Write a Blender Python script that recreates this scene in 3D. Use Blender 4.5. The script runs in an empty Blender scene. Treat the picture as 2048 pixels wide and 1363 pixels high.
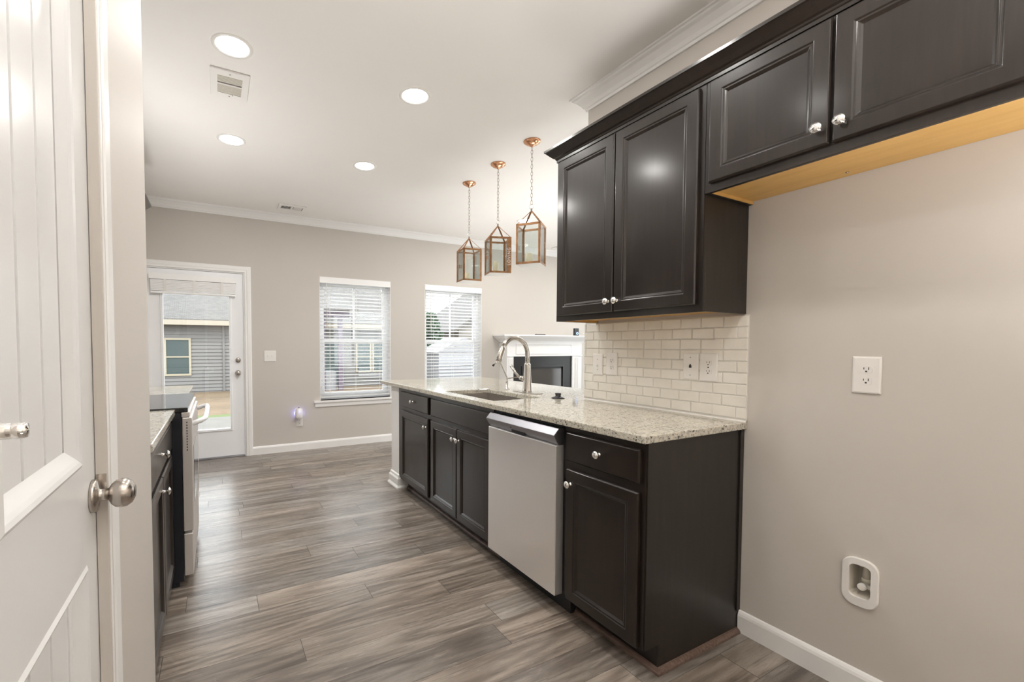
import bpy, bmesh, math, random
from mathutils import Vector, Matrix
random.seed(7)
sc = bpy.context.scene
C = sc.collection
R = math.radians

# ------------------------------------------------------------------ camera
F = 878.4905
cam = bpy.data.cameras.new('camera'); cam_o = bpy.data.objects.new('camera', cam); C.objects.link(cam_o)
cam.sensor_fit = 'HORIZONTAL'; cam.sensor_width = 36.0; cam.lens = F/2048*36.0
cam.shift_x = 122.076/2048; cam.shift_y = 41.4796/2048
cam.clip_start = 0.02; cam.clip_end = 300
cam_o.rotation_euler = (Matrix.Rotation(R(-28.0415), 4, 'Z') @ Matrix.Rotation(R(90-2.0229), 4, 'X') @ Matrix.Rotation(R(0.1351), 4, 'Z')).to_euler()
cam_o.location = (0, 0, 1.2346)
sc.camera = cam_o

# ------------------------------------------------------------------ view, world
sc.view_settings.view_transform = 'Standard'; sc.view_settings.look = 'None'
sc.view_settings.exposure = 0.14; sc.view_settings.gamma = 1.0
sc.view_settings.use_curve_mapping = False
sc.cycles.use_denoising = True
sc.cycles.max_bounces = 10; sc.cycles.diffuse_bounces = 5; sc.cycles.glossy_bounces = 4
sc.cycles.transparent_max_bounces = 16; sc.cycles.transmission_bounces = 6
sc.cycles.sample_clamp_indirect = 8.0; sc.cycles.caustics_refractive = False
world = bpy.data.worlds.new('world'); sc.world = world; world.use_nodes = True
wn = world.node_tree.nodes; wl = world.node_tree.links
bg = wn['Background']; bg.inputs['Strength'].default_value = 5.0
tc = wn.new('ShaderNodeTexCoord'); sep = wn.new('ShaderNodeSeparateXYZ'); rmp = wn.new('ShaderNodeValToRGB')
wl.new(tc.outputs['Generated'], sep.inputs[0]); wl.new(sep.outputs['Z'], rmp.inputs[0])
rmp.color_ramp.elements[0].color = (.93, .94, .95, 1); rmp.color_ramp.elements[1].color = (.88, .915, .97, 1)
rmp.color_ramp.elements[0].position = .02; rmp.color_ramp.elements[1].position = .9
wl.new(rmp.outputs[0], bg.inputs['Color'])
sun = bpy.data.lights.new('sun', 'SUN'); sun.energy = 1.8; sun.angle = R(8); sun.color = (1, .96, .9)
sun_o = bpy.data.objects.new('sun', sun); C.objects.link(sun_o)
sun_o.rotation_euler = (R(38), 0, R(25)); sun_o.location = (0, 3, 12)   # travels away from the camera, on the far houses

LAMP_W = 12.0       # watts of each recessed lamp
ZC = 2.727          # ceiling
XW = 1.992          # right wall face
YB = 5.40           # back wall face
XP = -0.195         # pantry wall face
def portal(x0, x1, z0, z1, y, rot=-90., rz=0.):
    l = bpy.data.lights.new('window_portal', 'AREA'); l.shape = 'RECTANGLE'; l.size = x1-x0; l.size_y = z1-z0
    l.cycles.is_portal = True
    o = bpy.data.objects.new('window_portal', l); C.objects.link(o)
    o.location = ((x0+x1)/2, y, (z0+z1)/2) if not rz else (y, (x0+x1)/2, (z0+z1)/2); o.rotation_euler = (R(rot), 0, R(rz))
portal(1.09, 1.99, .57, 2.07, YB+.16); portal(2.475, 3.375, .57, 2.07, YB+.16); portal(-.49, .125, .32, 1.9, YB+.16)
portal(2.4, 4.6, .25, 2.30, -1.72, 90.); portal(3.3, 5.1, .25, 2.30, 6.32, 90., 90.)

# added fill lights without fixtures, aimed up to brighten the ceiling
def bounce(x, y, z, w, size, sp):
    l = bpy.data.lights.new('added_ceiling_fill', 'AREA'); l.shape = 'DISK'; l.size = size; l.energy = w; l.color = (1, .98, .955); l.spread = R(sp)
    o = bpy.data.objects.new('added_ceiling_fill', l); C.objects.link(o); o.location = (x, y, z); o.rotation_euler = (R(180), 0, 0)
BOUNCE = [(.85, -.60, .40, 37, .8, 118), (1.30, -.95, .45, 18, .8, 118), (-.43, 3.30, .98, 13, .4, 140), (4.3, 1.0, .35, 22, 1.4, 130), (5.1, 2.8, .35, 5, 1.4, 130), (2.9, 3.4, .3, 20, 1.6, 120)]
for b in BOUNCE: bounce(*b)

# ------------------------------------------------------------------ materials
def mat(name, col=(.8, .8, .8), rough=.5, metal=0., spec=.5, coat=0., emit=None, es=0., alpha=None):
    m = bpy.data.materials.new(name); m.use_nodes = True
    b = m.node_tree.nodes['Principled BSDF']
    b.inputs['Base Color'].default_value = (*col, 1); b.inputs['Roughness'].default_value = rough
    b.inputs['Metallic'].default_value = metal; b.inputs['Specular IOR Level'].default_value = spec
    b.inputs['Coat Weight'].default_value = coat
    if emit: b.inputs['Emission Color'].default_value = (*emit, 1); b.inputs['Emission Strength'].default_value = es
    return m
class G:
    """small helper round a material's node tree"""
    def __init__(s, m): s.m = m; s.t = m.node_tree; s.n = s.t.nodes; s.l = s.t.links; s.b = s.n['Principled BSDF']
    def obj(s, scale=(1, 1, 1), kind='Object'):
        t = s.n.new('ShaderNodeTexCoord'); mp = s.n.new('ShaderNodeMapping'); mp.inputs['Scale'].default_value = scale
        s.l.new(t.outputs[kind], mp.inputs[0]); return mp.outputs[0]
    def noise(s, vec, scale, detail=4, rough=.55, dist=0.):
        n = s.n.new('ShaderNodeTexNoise'); n.inputs['Scale'].default_value = scale; n.inputs['Detail'].default_value = detail
        n.inputs['Roughness'].default_value = rough; n.inputs['Distortion'].default_value = dist
        s.l.new(vec, n.inputs['Vector']); return n.outputs['Fac']
    def ramp(s, fac, stops):
        r = s.n.new('ShaderNodeValToRGB'); e = r.color_ramp.elements
        while len(e) < len(stops): e.new(.5)
        for i, (p, c) in enumerate(stops):
            e[i].position = p; e[i].color = (*c, 1) if len(c) == 3 else c
        s.l.new(fac, r.inputs[0]); return r.outputs[0]
    def mix(s, a, b, fac, mode='MIX'):
        x = s.n.new('ShaderNodeMix'); x.data_type = 'RGBA'; x.blend_type = mode
        for sock, v in ((x.inputs[0], fac), (x.inputs[6], a), (x.inputs[7], b)):
            if hasattr(v, 'is_output') or isinstance(v, bpy.types.NodeSocket): s.l.new(v, sock)
            else: sock.default_value = v if not isinstance(v, tuple) else (*v, 1)
        return x.outputs[2]
    def math(s, op, a, b=0.):
        x = s.n.new('ShaderNodeMath'); x.operation = op
        for i, v in ((0, a), (1, b)):
            if isinstance(v, bpy.types.NodeSocket): s.l.new(v, x.inputs[i])
            else: x.inputs[i].default_value = v
        return x.outputs[0]
    def base(s, c): s.l.new(c, s.b.inputs['Base Color'])
    def rough(s, c): s.l.new(c, s.b.inputs['Roughness'])
    def bump(s, h, strength=.2, dist=.002):
        x = s.n.new('ShaderNodeBump'); x.inputs['Strength'].default_value = strength; x.inputs['Distance'].default_value = dist
        s.l.new(h, x.inputs['Height']); s.l.new(x.outputs[0], s.b.inputs['Normal'])

M = {}
def painted(name, col, rough=.6, bump=.08, scale=260):
    m = mat(name, col, rough, spec=.35); g = G(m); v = g.obj(); h = g.noise(v, scale, 2); g.bump(h, bump, .001)
    k = g.noise(v, 1.3, 2); g.base(g.mix(tuple(c*.97 for c in col), tuple(min(1, c*1.03) for c in col), k)); M[name] = m; return m
painted('wall_paint', (.585, .548, .505), .62)
painted('ceiling_paint', (.85, .828, .80), .8, .12, 180)
painted('trim_white', (.86, .855, .845), .32, .02)
painted('door_white', (.78, .785, .785), .24, .05, 420)
painted('back_door_white', (.92, .93, .95), .35, .02)
def wood_dark(name, ca, cb, r0, r1):
    m = mat(name, ca, .3, spec=.5); g = G(m)
    v = g.obj((1, 1, 1)); st = g.obj((30, 30, 2.2))
    n1 = g.noise(st, 2.2, 5, .6); n2 = g.noise(v, 4.0, 2, .5)
    g.base(g.mix(ca, cb, g.math('MULTIPLY', n1, n2)))
    g.rough(g.ramp(n2, [(.25, (r0,)*3), (.75, (r1,)*3)])); g.b.inputs['Coat Weight'].default_value = .55; g.b.inputs['Coat Roughness'].default_value = .17; g.b.inputs['Specular IOR Level'].default_value = .3
    M[name] = m
wood_dark('espresso', (.0065, .0045, .0033), (.036, .022, .015), .34, .46)
M['espresso_side'] = mat('espresso_side', (.020, .017, .014), .38)
g = G(M['espresso_side']); n = g.noise(g.obj((18, 18, 1.5)), 3, 4); g.base(g.ramp(n, [(.3, (.012, .0098, .008)), (.7, (.020, .016, .013))]))
m = M['maple'] = mat('maple', (.62, .40, .16), .45); g = G(m)
n = g.noise(g.obj((6, 1, 25)), 3, 4, .6); g.base(g.ramp(n, [(.3, (.50, .285, .080)), (.7, (.60, .36, .115))]))
m = M['trim_wood'] = mat('trim_wood', (.16, .10, .08), .5); g = G(m)
n = g.noise(g.obj((40, 5, 40)), 3, 4, .6); g.base(g.ramp(n, [(.3, (.07, .042, .030)), (.7, (.19, .125, .098))]))
M['black_gap'] = mat('black_gap', (.006, .006, .007), .5)
M['black_plastic'] = mat('black_plastic', (.015, .015, .017), .35)
M['slot'] = mat('slot', (.03, .028, .027), .6)
m = M['granite'] = mat('granite', (.6, .55, .45), .07, spec=.55); g = G(m)
v = g.obj(); n1 = g.noise(v, 75, 6, .65, .3); n2 = g.noise(v, 130, 4, .6, .2); n3 = g.noise(v, 22, 4, .6); n4 = g.noise(g.obj((1, 1, 1.01)), 48, 4, .6, .5)
c = g.ramp(n1, [(.34, (.30, .29, .255)), (.45, (.50, .475, .41)), (.56, (.60, .57, .485)), (.70, (.66, .62, .53))])
c = g.mix(c, (.52, .44, .33), g.ramp(n3, [(.56, (0,)*3), (.72, (.55,)*3)]))
c = g.mix(c, (.20, .20, .195), g.ramp(n4, [(.30, (.8,)*3), (.40, (0,)*3)]))
c = g.mix(c, (.025, .025, .028), g.ramp(g.math('MULTIPLY', n2, g.math('ADD', n4, .5)), [(.36, (.95,)*3), (.415, (0,)*3)])); g.base(c)
m = M['stainless'] = mat('stainless', (.92, .90, .885), .34, .78); g = G(m)
n = g.noise(g.obj((1, 1, 300)), 3, 2); g.rough(g.ramp(n, [(.3, (.30,)*3), (.7, (.325,)*3)]))
g.b.inputs['Anisotropic'].default_value = .6
M['stainless_grey'] = mat('stainless_grey', (.36, .36, .39), .38, 1.)
M['sink_steel'] = mat('sink_steel', (.56, .53, .50), .33, .95)
M['nickel'] = mat('nickel', (.50, .46, .42), .24, 1.)
M['faucet_nickel'] = mat('faucet_nickel', (.58, .55, .51), .22, 1.)
M['chrome'] = mat('chrome', (.88, .87, .85), .06, 1.)
M['copper'] = mat('copper', (.70, .37, .22), .22, 1.)
m = M['antique_copper'] = mat('antique_copper', (.38, .19, .09), .38, .85); g = G(m)
n = g.noise(g.obj(), 30, 4); g.base(g.ramp(n, [(.3, (.27, .14, .07)), (.7, (.48, .26, .13))]))
M['chain_metal'] = mat('chain_metal', (.30, .24, .20), .35, .9)
M['candle_wax'] = mat('candle_wax', (.86, .80, .60), .5); M['candle_wax'].node_tree.nodes['Principled BSDF'].inputs['Subsurface Weight'].default_value = .2
M['plastic_white'] = mat('plastic_white', (.82, .80, .77), .28)
M['plastic_bright'] = mat('plastic_bright', (.94, .94, .94), .35)
M['pipe_plastic'] = mat('pipe_plastic', (.70, .66, .58), .35)
M['range_black'] = mat('range_black', (.012, .014, .020), .28)
M['cooktop_glass'] = mat('cooktop_glass', (.015, .016, .018), .05, spec=.8)
M['firebox'] = mat('firebox', (.008, .008, .008), .4)
M['firebox_metal'] = mat('firebox_metal', (.05, .05, .05), .35, .6)
M['firebox_glass'] = mat('firebox_glass', (.06, .055, .05), .08, spec=.8)
M['letter_silver'] = mat('letter_silver', (.85, .84, .82), .35, .2)
m = M['blind_white'] = mat('blind_white', (.88, .88, .87), .4); g = G(m)   # thin vinyl: lets some daylight through
tl = g.n.new('ShaderNodeBsdfTranslucent'); tl.inputs['Color'].default_value = (.97, .97, .97, 1); mx = g.n.new('ShaderNodeMixShader'); mx.inputs[0].default_value = .75
g.l.new(g.b.outputs[0], mx.inputs[1]); g.l.new(tl.outputs[0], mx.inputs[2]); g.l.new(mx.outputs[0], g.n['Material Output'].inputs['Surface'])
def glass(name, tint=(.96, .98, .97), refl=.10, rough=.0):
    m = bpy.data.materials.new(name); m.use_nodes = True; t = m.node_tree; t.nodes.clear()
    o = t.nodes.new('ShaderNodeOutputMaterial'); tr = t.nodes.new('ShaderNodeBsdfTransparent'); gl = t.nodes.new('ShaderNodeBsdfGlossy')
    mx = t.nodes.new('ShaderNodeMixShader'); lw = t.nodes.new('ShaderNodeLayerWeight'); lw.inputs['Blend'].default_value = .25
    ml = t.nodes.new('ShaderNodeMath'); ml.operation = 'MULTIPLY_ADD'; ml.inputs[1].default_value = .7; ml.inputs[2].default_value = refl
    tr.inputs['Color'].default_value = (*tint, 1); gl.inputs['Roughness'].default_value = rough
    t.links.new(lw.outputs['Fresnel'], ml.inputs[0]); t.links.new(ml.outputs[0], mx.inputs['Fac'])
    t.links.new(tr.outputs[0], mx.inputs[1]); t.links.new(gl.outputs[0], mx.inputs[2]); t.links.new(mx.outputs[0], o.inputs['Surface'])
    M[name] = m
glass('window_glass', (.95, .97, .97), .03); glass('lantern_glass', (.955, .975, .968), .05, .02)
M['lamp_glow'] = mat('lamp_glow', (1, 1, 1), .5, emit=(1, .97, .93), es=14.)
M['blue_led'] = mat('blue_led', (.2, .4, 1), .5, emit=(.35, .55, 1), es=2.5)
M['blue_glow'] = mat('blue_glow', (.3, .3, 1), .5, emit=(.35, .35, 1.), es=3.)
# tiles
m = M['tile_glaze'] = mat('tile_glaze', (.82, .79, .72), .09, spec=.6); g = G(m)
n = g.noise(g.obj(), 9, 3); g.base(g.ramp(n, [(.3, (.78, .745, .675)), (.7, (.85, .82, .755))])); g.bump(g.noise(g.obj(), 22, 2), .25, .003)
M['grout'] = mat('grout', (.72, .70, .67), .8)
# floor planks
m = M['floor_planks'] = mat('floor_planks', (.3, .25, .2), .3, spec=.75); g = G(m)
uv = g.n.new('ShaderNodeUVMap'); uv.uv_map = 'grain'
at = g.n.new('ShaderNodeAttribute'); at.attribute_name = 'plank_tone'
def mp(scale):
    x = g.n.new('ShaderNodeMapping'); x.inputs['Scale'].default_value = scale; g.l.new(uv.outputs[0], x.inputs[0]); return x.outputs[0]
fine = g.noise(mp((5, 85, 1)), 1.0, 5, .7, .6)
mid = g.noise(mp((1.6, 17, 1)), 1.0, 4, .6, 1.2)
wide = g.noise(mp((.8, 5.5, 1)), 1.0, 3, .5, .8)
rn = g.noise(mp((.42, 4.2, 1)), 1.0, 1, .4, .3)   # cathedral figure: contour rings of a soft noise
rings = g.math('ADD', g.math('MULTIPLY', g.math('SINE', g.math('MULTIPLY', rn, 95.0)), .5), .5)
t = g.math('ADD', g.math('MULTIPLY', mid, .40), g.math('MULTIPLY', wide, .36))
t = g.math('ADD', t, g.math('MULTIPLY', rings, .075)); t = g.math('MULTIPLY', t, 1.20)
c = g.ramp(t, [(.34, (.085, .067, .054)), (.45, (.165, .136, .112)), (.55, (.255, .218, .186)), (.68, (.36, .316, .277))])
c = g.mix(c, (.085, .068, .055), g.ramp(fine, [(.34, (.7,)*3), (.47, (0,)*3)]))
c = g.mix(c, (.46, .415, .37), g.ramp(fine, [(.55, (0,)*3), (.66, (.5,)*3)]))
c = g.mix(c, at.outputs['Color'], 1.0, 'MULTIPLY')
sep2 = g.n.new('ShaderNodeSeparateXYZ'); uv2 = g.n.new('ShaderNodeUVMap'); uv2.uv_map = 'edge'; g.l.new(uv2.outputs[0], sep2.inputs[0])
ex = g.math('SUBTRACT', 1.0, g.math('COMPARE', sep2.outputs['X'], .5)); 
g.base(c); g.rough(g.ramp(fine, [(.3, (.33,)*3), (.7, (.25,)*3)])); g.bump(fine, .06, .001)
M['seam'] = mat('seam', (.07, .055, .045), .7)
# outside
m = M['siding'] = mat('siding', (.150, .143, .137), .6)
m = M['shingle'] = mat('shingle', (.42, .40, .38), .9); g = G(m)
br = g.n.new('ShaderNodeTexBrick'); br.inputs['Scale'].default_value = 3.4; br.inputs['Color1'].default_value = (.10, .095, .089, 1); br.inputs['Color2'].default_value = (.14, .131, .123, 1)
br.inputs['Mortar'].default_value = (.085, .08, .074, 1); br.inputs['Mortar Size'].default_value = .03; g.l.new(g.obj(), br.inputs['Vector']); g.base(br.outputs['Color'])
M['fascia'] = mat('fascia', (.30, .265, .21), .5)
M['window_trim_beige'] = mat('window_trim_beige', (.33, .29, .21), .5)
M['dark_pane'] = mat('dark_pane', (.05, .07, .07), .3, spec=.3)
M['plum_post'] = mat('plum_post', (.10, .075, .10), .6)
m = M['straw'] = mat('straw', (.5, .38, .24), .95); g = G(m)
n = g.noise(g.obj(), 6, 6, .7); n2 = g.noise(g.obj(), .35, 3)
g.base(g.ramp(g.math('ADD', g.math('MULTIPLY', n, .6), g.math('MULTIPLY', n2, .4)), [(.35, (.085, .055, .028)), (.6, (.165, .114, .065))]))
M['grass'] = mat('grass', (.09, .12, .035), .9)
m = M['concrete'] = mat('concrete', (.50, .47, .43), .85); g = G(m); n = g.noise(g.obj(), 3, 5); g.base(g.ramp(n, [(.3, (.125, .115, .10)), (.7, (.155, .143, .127))]))
M['leaf_dark'] = mat('leaf_dark', (.06, .10, .06), .8)
M['vinyl_fence'] = mat('vinyl_fence', (.23, .23, .24), .5)
M['shed_siding'] = mat('shed_siding', (.21, .19, .165), .6)
M['bark'] = mat('bark', (.10, .08, .06), .9)

# ------------------------------------------------------------------ mesh builder
class MB:
    def __init__(s): s.v = []; s.f = []; s.smooth = set()
    def add(s, vs, fs, smooth=False):
        o = len(s.v); s.v += [Vector(v) for v in vs]
        for f in fs:
            if smooth: s.smooth.add(len(s.f))
            s.f.append([o+i for i in f])
        return s
    def box(s, x0, x1, y0, y1, z0, z1):
        if x0 > x1: x0, x1 = x1, x0
        if y0 > y1: y0, y1 = y1, y0
        if z0 > z1: z0, z1 = z1, z0
        v = [(x0, y0, z0), (x1, y0, z0), (x1, y1, z0), (x0, y1, z0), (x0, y0, z1), (x1, y0, z1), (x1, y1, z1), (x0, y1, z1)]
        return s.add(v, [(0, 3, 2, 1), (4, 5, 6, 7), (0, 1, 5, 4), (1, 2, 6, 5), (2, 3, 7, 6), (3, 0, 4, 7)])
    def cells(s, us, vs, inside, w0, w1, fn):
        """grid solid: cells (i,j) with inside(i,j) True, from w0 to w1; fn(u,v,w) -> xyz"""
        nu, nv = len(us), len(vs); idx = {}
        def P(i, j, k):
            if (i, j, k) not in idx:
                idx[(i, j, k)] = len(s.v); s.v.append(Vector(fn(us[i], vs[j], (w0, w1)[k])))
            return idx[(i, j, k)]
        ok = lambda i, j: 0 <= i < nu-1 and 0 <= j < nv-1 and inside((us[i]+us[i+1])/2, (vs[j]+vs[j+1])/2)
        for i in range(nu-1):
            for j in range(nv-1):
                if not ok(i, j): continue
                s.f.append([P(i, j, 1), P(i+1, j, 1), P(i+1, j+1, 1), P(i, j+1, 1)])
                s.f.append([P(i, j, 0), P(i, j+1, 0), P(i+1, j+1, 0), P(i+1, j, 0)])
                if not ok(i-1, j): s.f.append([P(i, j, 0), P(i, j, 1), P(i, j+1, 1), P(i, j+1, 0)])
                if not ok(i+1, j): s.f.append([P(i+1, j, 0), P(i+1, j+1, 0), P(i+1, j+1, 1), P(i+1, j, 1)])
                if not ok(i, j-1): s.f.append([P(i, j, 0), P(i+1, j, 0), P(i+1, j, 1), P(i, j, 1)])
                if not ok(i, j+1): s.f.append([P(i, j+1, 0), P(i, j+1, 1), P(i+1, j+1, 1), P(i+1, j+1, 0)])
        return s
    def prism(s, prof, a0, a1, fn):
        """closed profile [(p,q)] extruded from a0 to a1; fn(p,q,a) -> xyz ; a0/a1 may be callables of (p,q) for mitres"""
        n = len(prof); A = lambda a, p, q: a(p, q) if callable(a) else a
        vs = [fn(p, q, A(a0, p, q)) for p, q in prof] + [fn(p, q, A(a1, p, q)) for p, q in prof]
        fs = [(i, (i+1) % n, n+(i+1) % n, n+i) for i in range(n)] + [tuple(range(n))[::-1], tuple(range(n, 2*n))]
        return s.add(vs, fs)
    def lathe(s, prof, origin=(0, 0, 0), axis='Z', seg=24, cap=True):
        """prof [(r,h)] turned round axis"""
        o = Vector(origin); ax = {'Z': Vector((0, 0, 1)), 'X': Vector((1, 0, 0)), 'Y': Vector((0, 1, 0)), '-X': Vector((-1, 0, 0)), '-Y': Vector((0, -1, 0)), '-Z': Vector((0, 0, -1))}.get(axis, None) if isinstance(axis, str) else Vector(axis).normalized()
        u = ax.orthogonal().normalized(); w = ax.cross(u)
        vs = []; fs = []
        for r, h in prof:
            for k in range(seg):
                a = 2*math.pi*k/seg; vs.append(o+ax*h+(u*math.cos(a)+w*math.sin(a))*r)
        for i in range(len(prof)-1):
            for k in range(seg): fs.append((i*seg+k, i*seg+(k+1) % seg, (i+1)*seg+(k+1) % seg, (i+1)*seg+k))
        s.add(vs, fs, True)
        if cap:
            s.add([], []); b = len(s.v)-len(vs)
            if prof[0][0] > 1e-5: s.f.append([b+k for k in range(seg)][::-1])
            if prof[-1][0] > 1e-5: s.f.append([b+(len(prof)-1)*seg+k for k in range(seg)])
        return s
    def tube(s, pts, r, seg=12, closed=False, cap=True):
        pts = [Vector(p) for p in pts]; n = len(pts); rs = r if isinstance(r, (list, tuple)) else [r]*n
        T = []
        for i in range(n):
            if closed: t = pts[(i+1) % n]-pts[i-1]
            else: t = pts[min(i+1, n-1)]-pts[max(i-1, 0)]
            T.append(t.normalized())
        u = T[0].orthogonal().normalized(); vs = []; fs = []
        for i in range(n):
            u = (u-T[i]*u.dot(T[i])); u = u.normalized() if u.length > 1e-6 else T[i].orthogonal().normalized()
            w = T[i].cross(u)
            for k in range(seg):
                a = 2*math.pi*k/seg; vs.append(pts[i]+(u*math.cos(a)+w*math.sin(a))*rs[i])
        for i in range(n if closed else n-1):
            j = (i+1) % n
            for k in range(seg): fs.append((i*seg+k, i*seg+(k+1) % seg, j*seg+(k+1) % seg, j*seg+k))
        b = len(s.v); s.add(vs, fs, True)
        if cap and not closed:
            s.f.append([b+k for k in range(seg)][::-1]); s.f.append([b+(n-1)*seg+k for k in range(seg)])
        return s
    def bar(s, a, b, w, h, up=(0, 0, 1)):
        a = Vector(a); b = Vector(b); d = (b-a).normalized(); u = Vector(up); u = (u-d*u.dot(d)).normalized(); r = d.cross(u)
        vs = [p+r*x*w/2+u*y*h/2 for p in (a, b) for x, y in ((-1, -1), (1, -1), (1, 1), (-1, 1))]
        return s.add(vs, [(0, 1, 2, 3), (7, 6, 5, 4), (0, 4, 5, 1), (1, 5, 6, 2), (2, 6, 7, 3), (3, 7, 4, 0)])
    def rings(s, rect, prof, fn):
        """panelled slab: rect (u0,u1,v0,v1); prof [(inset, height)]; centre filled; back closed"""
        u0, u1, v0, v1 = rect; vs = []; fs = []
        for d, h in prof:
            vs += [fn(u0+d, v0+d, h), fn(u1-d, v0+d, h), fn(u1-d, v1-d, h), fn(u0+d, v1-d, h)]
        for i in range(len(prof)-1):
            for k in range(4): fs.append((i*4+k, i*4+(k+1) % 4, i*4+4+(k+1) % 4, i*4+4+k))
        L = (len(prof)-1)*4; fs.append((L, L+1, L+2, L+3)); fs.append((3, 2, 1, 0))
        return s.add(vs, fs)
    def mesh(s, name, off=(0, 0, 0)):
        me = bpy.data.meshes.new(name); o = Vector(off)
        me.from_pydata([v-o for v in s.v], [], s.f)
        bm = bmesh.new(); bm.from_mesh(me); bmesh.ops.recalc_face_normals(bm, faces=bm.faces); bm.to_mesh(me); bm.free()
        for i in s.smooth:
            if i < len(me.polygons): me.polygons[i].use_smooth = True
        return me

ORG = {}
def link(o): C.objects.link(o); return o
def tag(o, label=None, cat=None, group=None, kind=None):
    if label: o['label'] = label
    if cat: o['category'] = cat
    if group: o['group'] = group
    if kind: o['kind'] = kind
    return o
def thing(name, loc, label, cat, group=None, rotz=0.):
    o = link(bpy.data.objects.new(name, None)); o.location = loc; o.rotation_euler = (0, 0, rotz); o.empty_display_size = .1
    ORG[o.name] = Vector(loc); return tag(o, label, cat, group)
def part(name, mb, m, parent=None, bevel=0., label=None, kind=None, local=False, seg=2):
    """mb in world coordinates (or in the parent's own with local=True)"""
    off = Vector((0, 0, 0)) if (local or parent is None) else ORG[parent.name]
    me = mb.mesh(name, off); me.materials.append(M[m] if isinstance(m, str) else m)
    o = link(bpy.data.objects.new(name, me))
    if parent is not None: o.parent = parent
    ORG[o.name] = off if parent is not None else Vector((0, 0, 0))
    if bevel:
        b = o.modifiers.new('bevel', 'BEVEL'); b.width = bevel; b.segments = seg; b.limit_method = 'ANGLE'; b.angle_limit = R(40)
    if label: o['label'] = label
    if kind: o['kind'] = kind
    return o
def struct(name, mb, m, parent=None, bevel=0., label=None, cat=None):
    o = part(name, mb, m, parent, bevel)
    if parent is None: tag(o, label, cat, None, 'structure')
    return o
def copy_tree(o, parent=None):
    c = o.copy(); C.objects.link(c); c.parent = parent; ORG[c.name] = ORG.get(o.name, Vector((0, 0, 0)))
    for ch in list(o.children): copy_tree(ch, c)
    return c
def mesh_obj(name, me, parent, loc=(0, 0, 0), rot=(0, 0, 0)):
    o = link(bpy.data.objects.new(name, me)); o.parent = parent; o.location = loc; o.rotation_euler = rot; ORG[o.name] = Vector((0, 0, 0)); return o
fXY = lambda X: (lambda u, v, h: (X, u, v))

# ------------------------------------------------------------------ room shell
# floor: one mesh of planks running along X
P0, PW, PL = 1.895, .147, 1.22
joints = {0: 1.013, 1: .659, 2: .156, 3: 1.074, 4: .715, 5: .471, 6: 1.105, 7: .841, 8: .125, 9: .94, 10: .696, 12: .162, -1: .293, -2: 1.116}
me = bpy.data.meshes.new('floor'); bm = bmesh.new(); uvg = bm.loops.layers.uv.new('grain'); uve = bm.loops.layers.uv.new('edge')
colr = bm.loops.layers.float_color.new('plank_tone'); gp = .0011
for k in range(-25, 25):
    y0 = P0+PW*k; y1 = y0+PW
    y0c, y1c = max(y0, -1.7), min(y1, 5.54)
    if y1c <= y0c: continue
    j = joints.get(k, random.uniform(0, PL)); x = j-PL*3
    while x < 6.3:
        x0, x1 = max(x, -1.0), min(x+PL, 6.3); 
        if x1 > x0:
            vs = [bm.verts.new(p) for p in ((x0+gp, y0c+gp*.6, 0), (x1-gp, y0c+gp*.6, 0), (x1-gp, y1c-gp*.6, 0), (x0+gp, y1c-gp*.6, 0))]
            f = bm.faces.new(vs); f.material_index = 0
            du, dv = random.uniform(0, 60), random.uniform(0, 30); tone = random.uniform(.82, 1.16); w = random.uniform(-.03, .03)
            for lp in f.loops:
                lp[uvg].uv = (lp.vert.co.x+du, lp.vert.co.y+dv); lp[colr] = (tone*(1+w), tone, tone*(1-w), 1)
        x += PL
vs = [bm.verts.new(p) for p in ((-1, -1.7, -.0012), (6.3, -1.7, -.0012), (6.3, 5.54, -.0012), (-1, 5.54, -.0012))]; f = bm.faces.new(vs); f.material_index = 1
vs = [bm.verts.new(p) for p in ((-1, -1.7, -.05), (-1, 5.54, -.05), (6.3, 5.54, -.05), (6.3, -1.7, -.05))]; f = bm.faces.new(vs); f.material_index = 1
bm.to_mesh(me); bm.free(); me.materials.append(M['floor_planks']); me.materials.append(M['seam'])
fl = link(bpy.data.objects.new('floor', me)); tag(fl, 'grey brown wood plank floor running across the kitchen', 'floor', None, 'structure')

struct('ceiling', MB().box(-1, 6.3, -1.7, 5.54, ZC, ZC+.1), 'ceiling_paint', label='off white ceiling with recessed lights', cat='ceiling')
W1 = (1.09, 1.99, .575, 2.065); W2 = (2.475, 3.375, .575, 2.065); D1 = (-.665, .275, 0., 2.04)
def wall_holes(u0, u1, z0, z1, holes, w0, w1, fn):
    us = sorted({u0, u1, *[h[0] for h in holes], *[h[1] for h in holes]}); vs = sorted({z0, z1, *[h[2] for h in holes], *[h[3] for h in holes]})
    return MB().cells(us, vs, lambda u, v: not any(h[0] < u < h[1] and h[2] < v < h[3] for h in holes), w0, w1, fn)
struct('wall_back', wall_holes(-1, 6.3, 0, ZC, [W1, W2, D1], YB, YB+.14, lambda u, v, w: (u, w, v)), 'wall_paint', label='beige painted back wall with two windows and a glass door', cat='wall')
IB = (.632, .694, .352, .468)   # hole of the water supply box
struct('wall_right', wall_holes(-1.7, 1.989, 0, ZC, [IB], XW, XW+.118, lambda u, v, w: (w, u, v)), 'wall_paint', label='beige painted kitchen wall behind the cabinets', cat='wall')
struct('wall_peninsula', MB().cells([1.382, 1.992, 2.11], [1.989, 3.55, 3.73], lambda x, y: x > 1.992 or y > 3.55, 0, .883, lambda u, v, w: (u, v, w)), 'trim_white', label='white half wall ending behind the base cabinets', cat='wall')
struct('wall_pantry', wall_holes(-1.7, 1.707, 0, ZC, [(.43, 1.03, 0, 2.04)], XP-.1, XP, lambda u, v, w: (w, u, v)), 'wall_paint', label='beige wall around the white pantry door at left', cat='wall')
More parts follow.
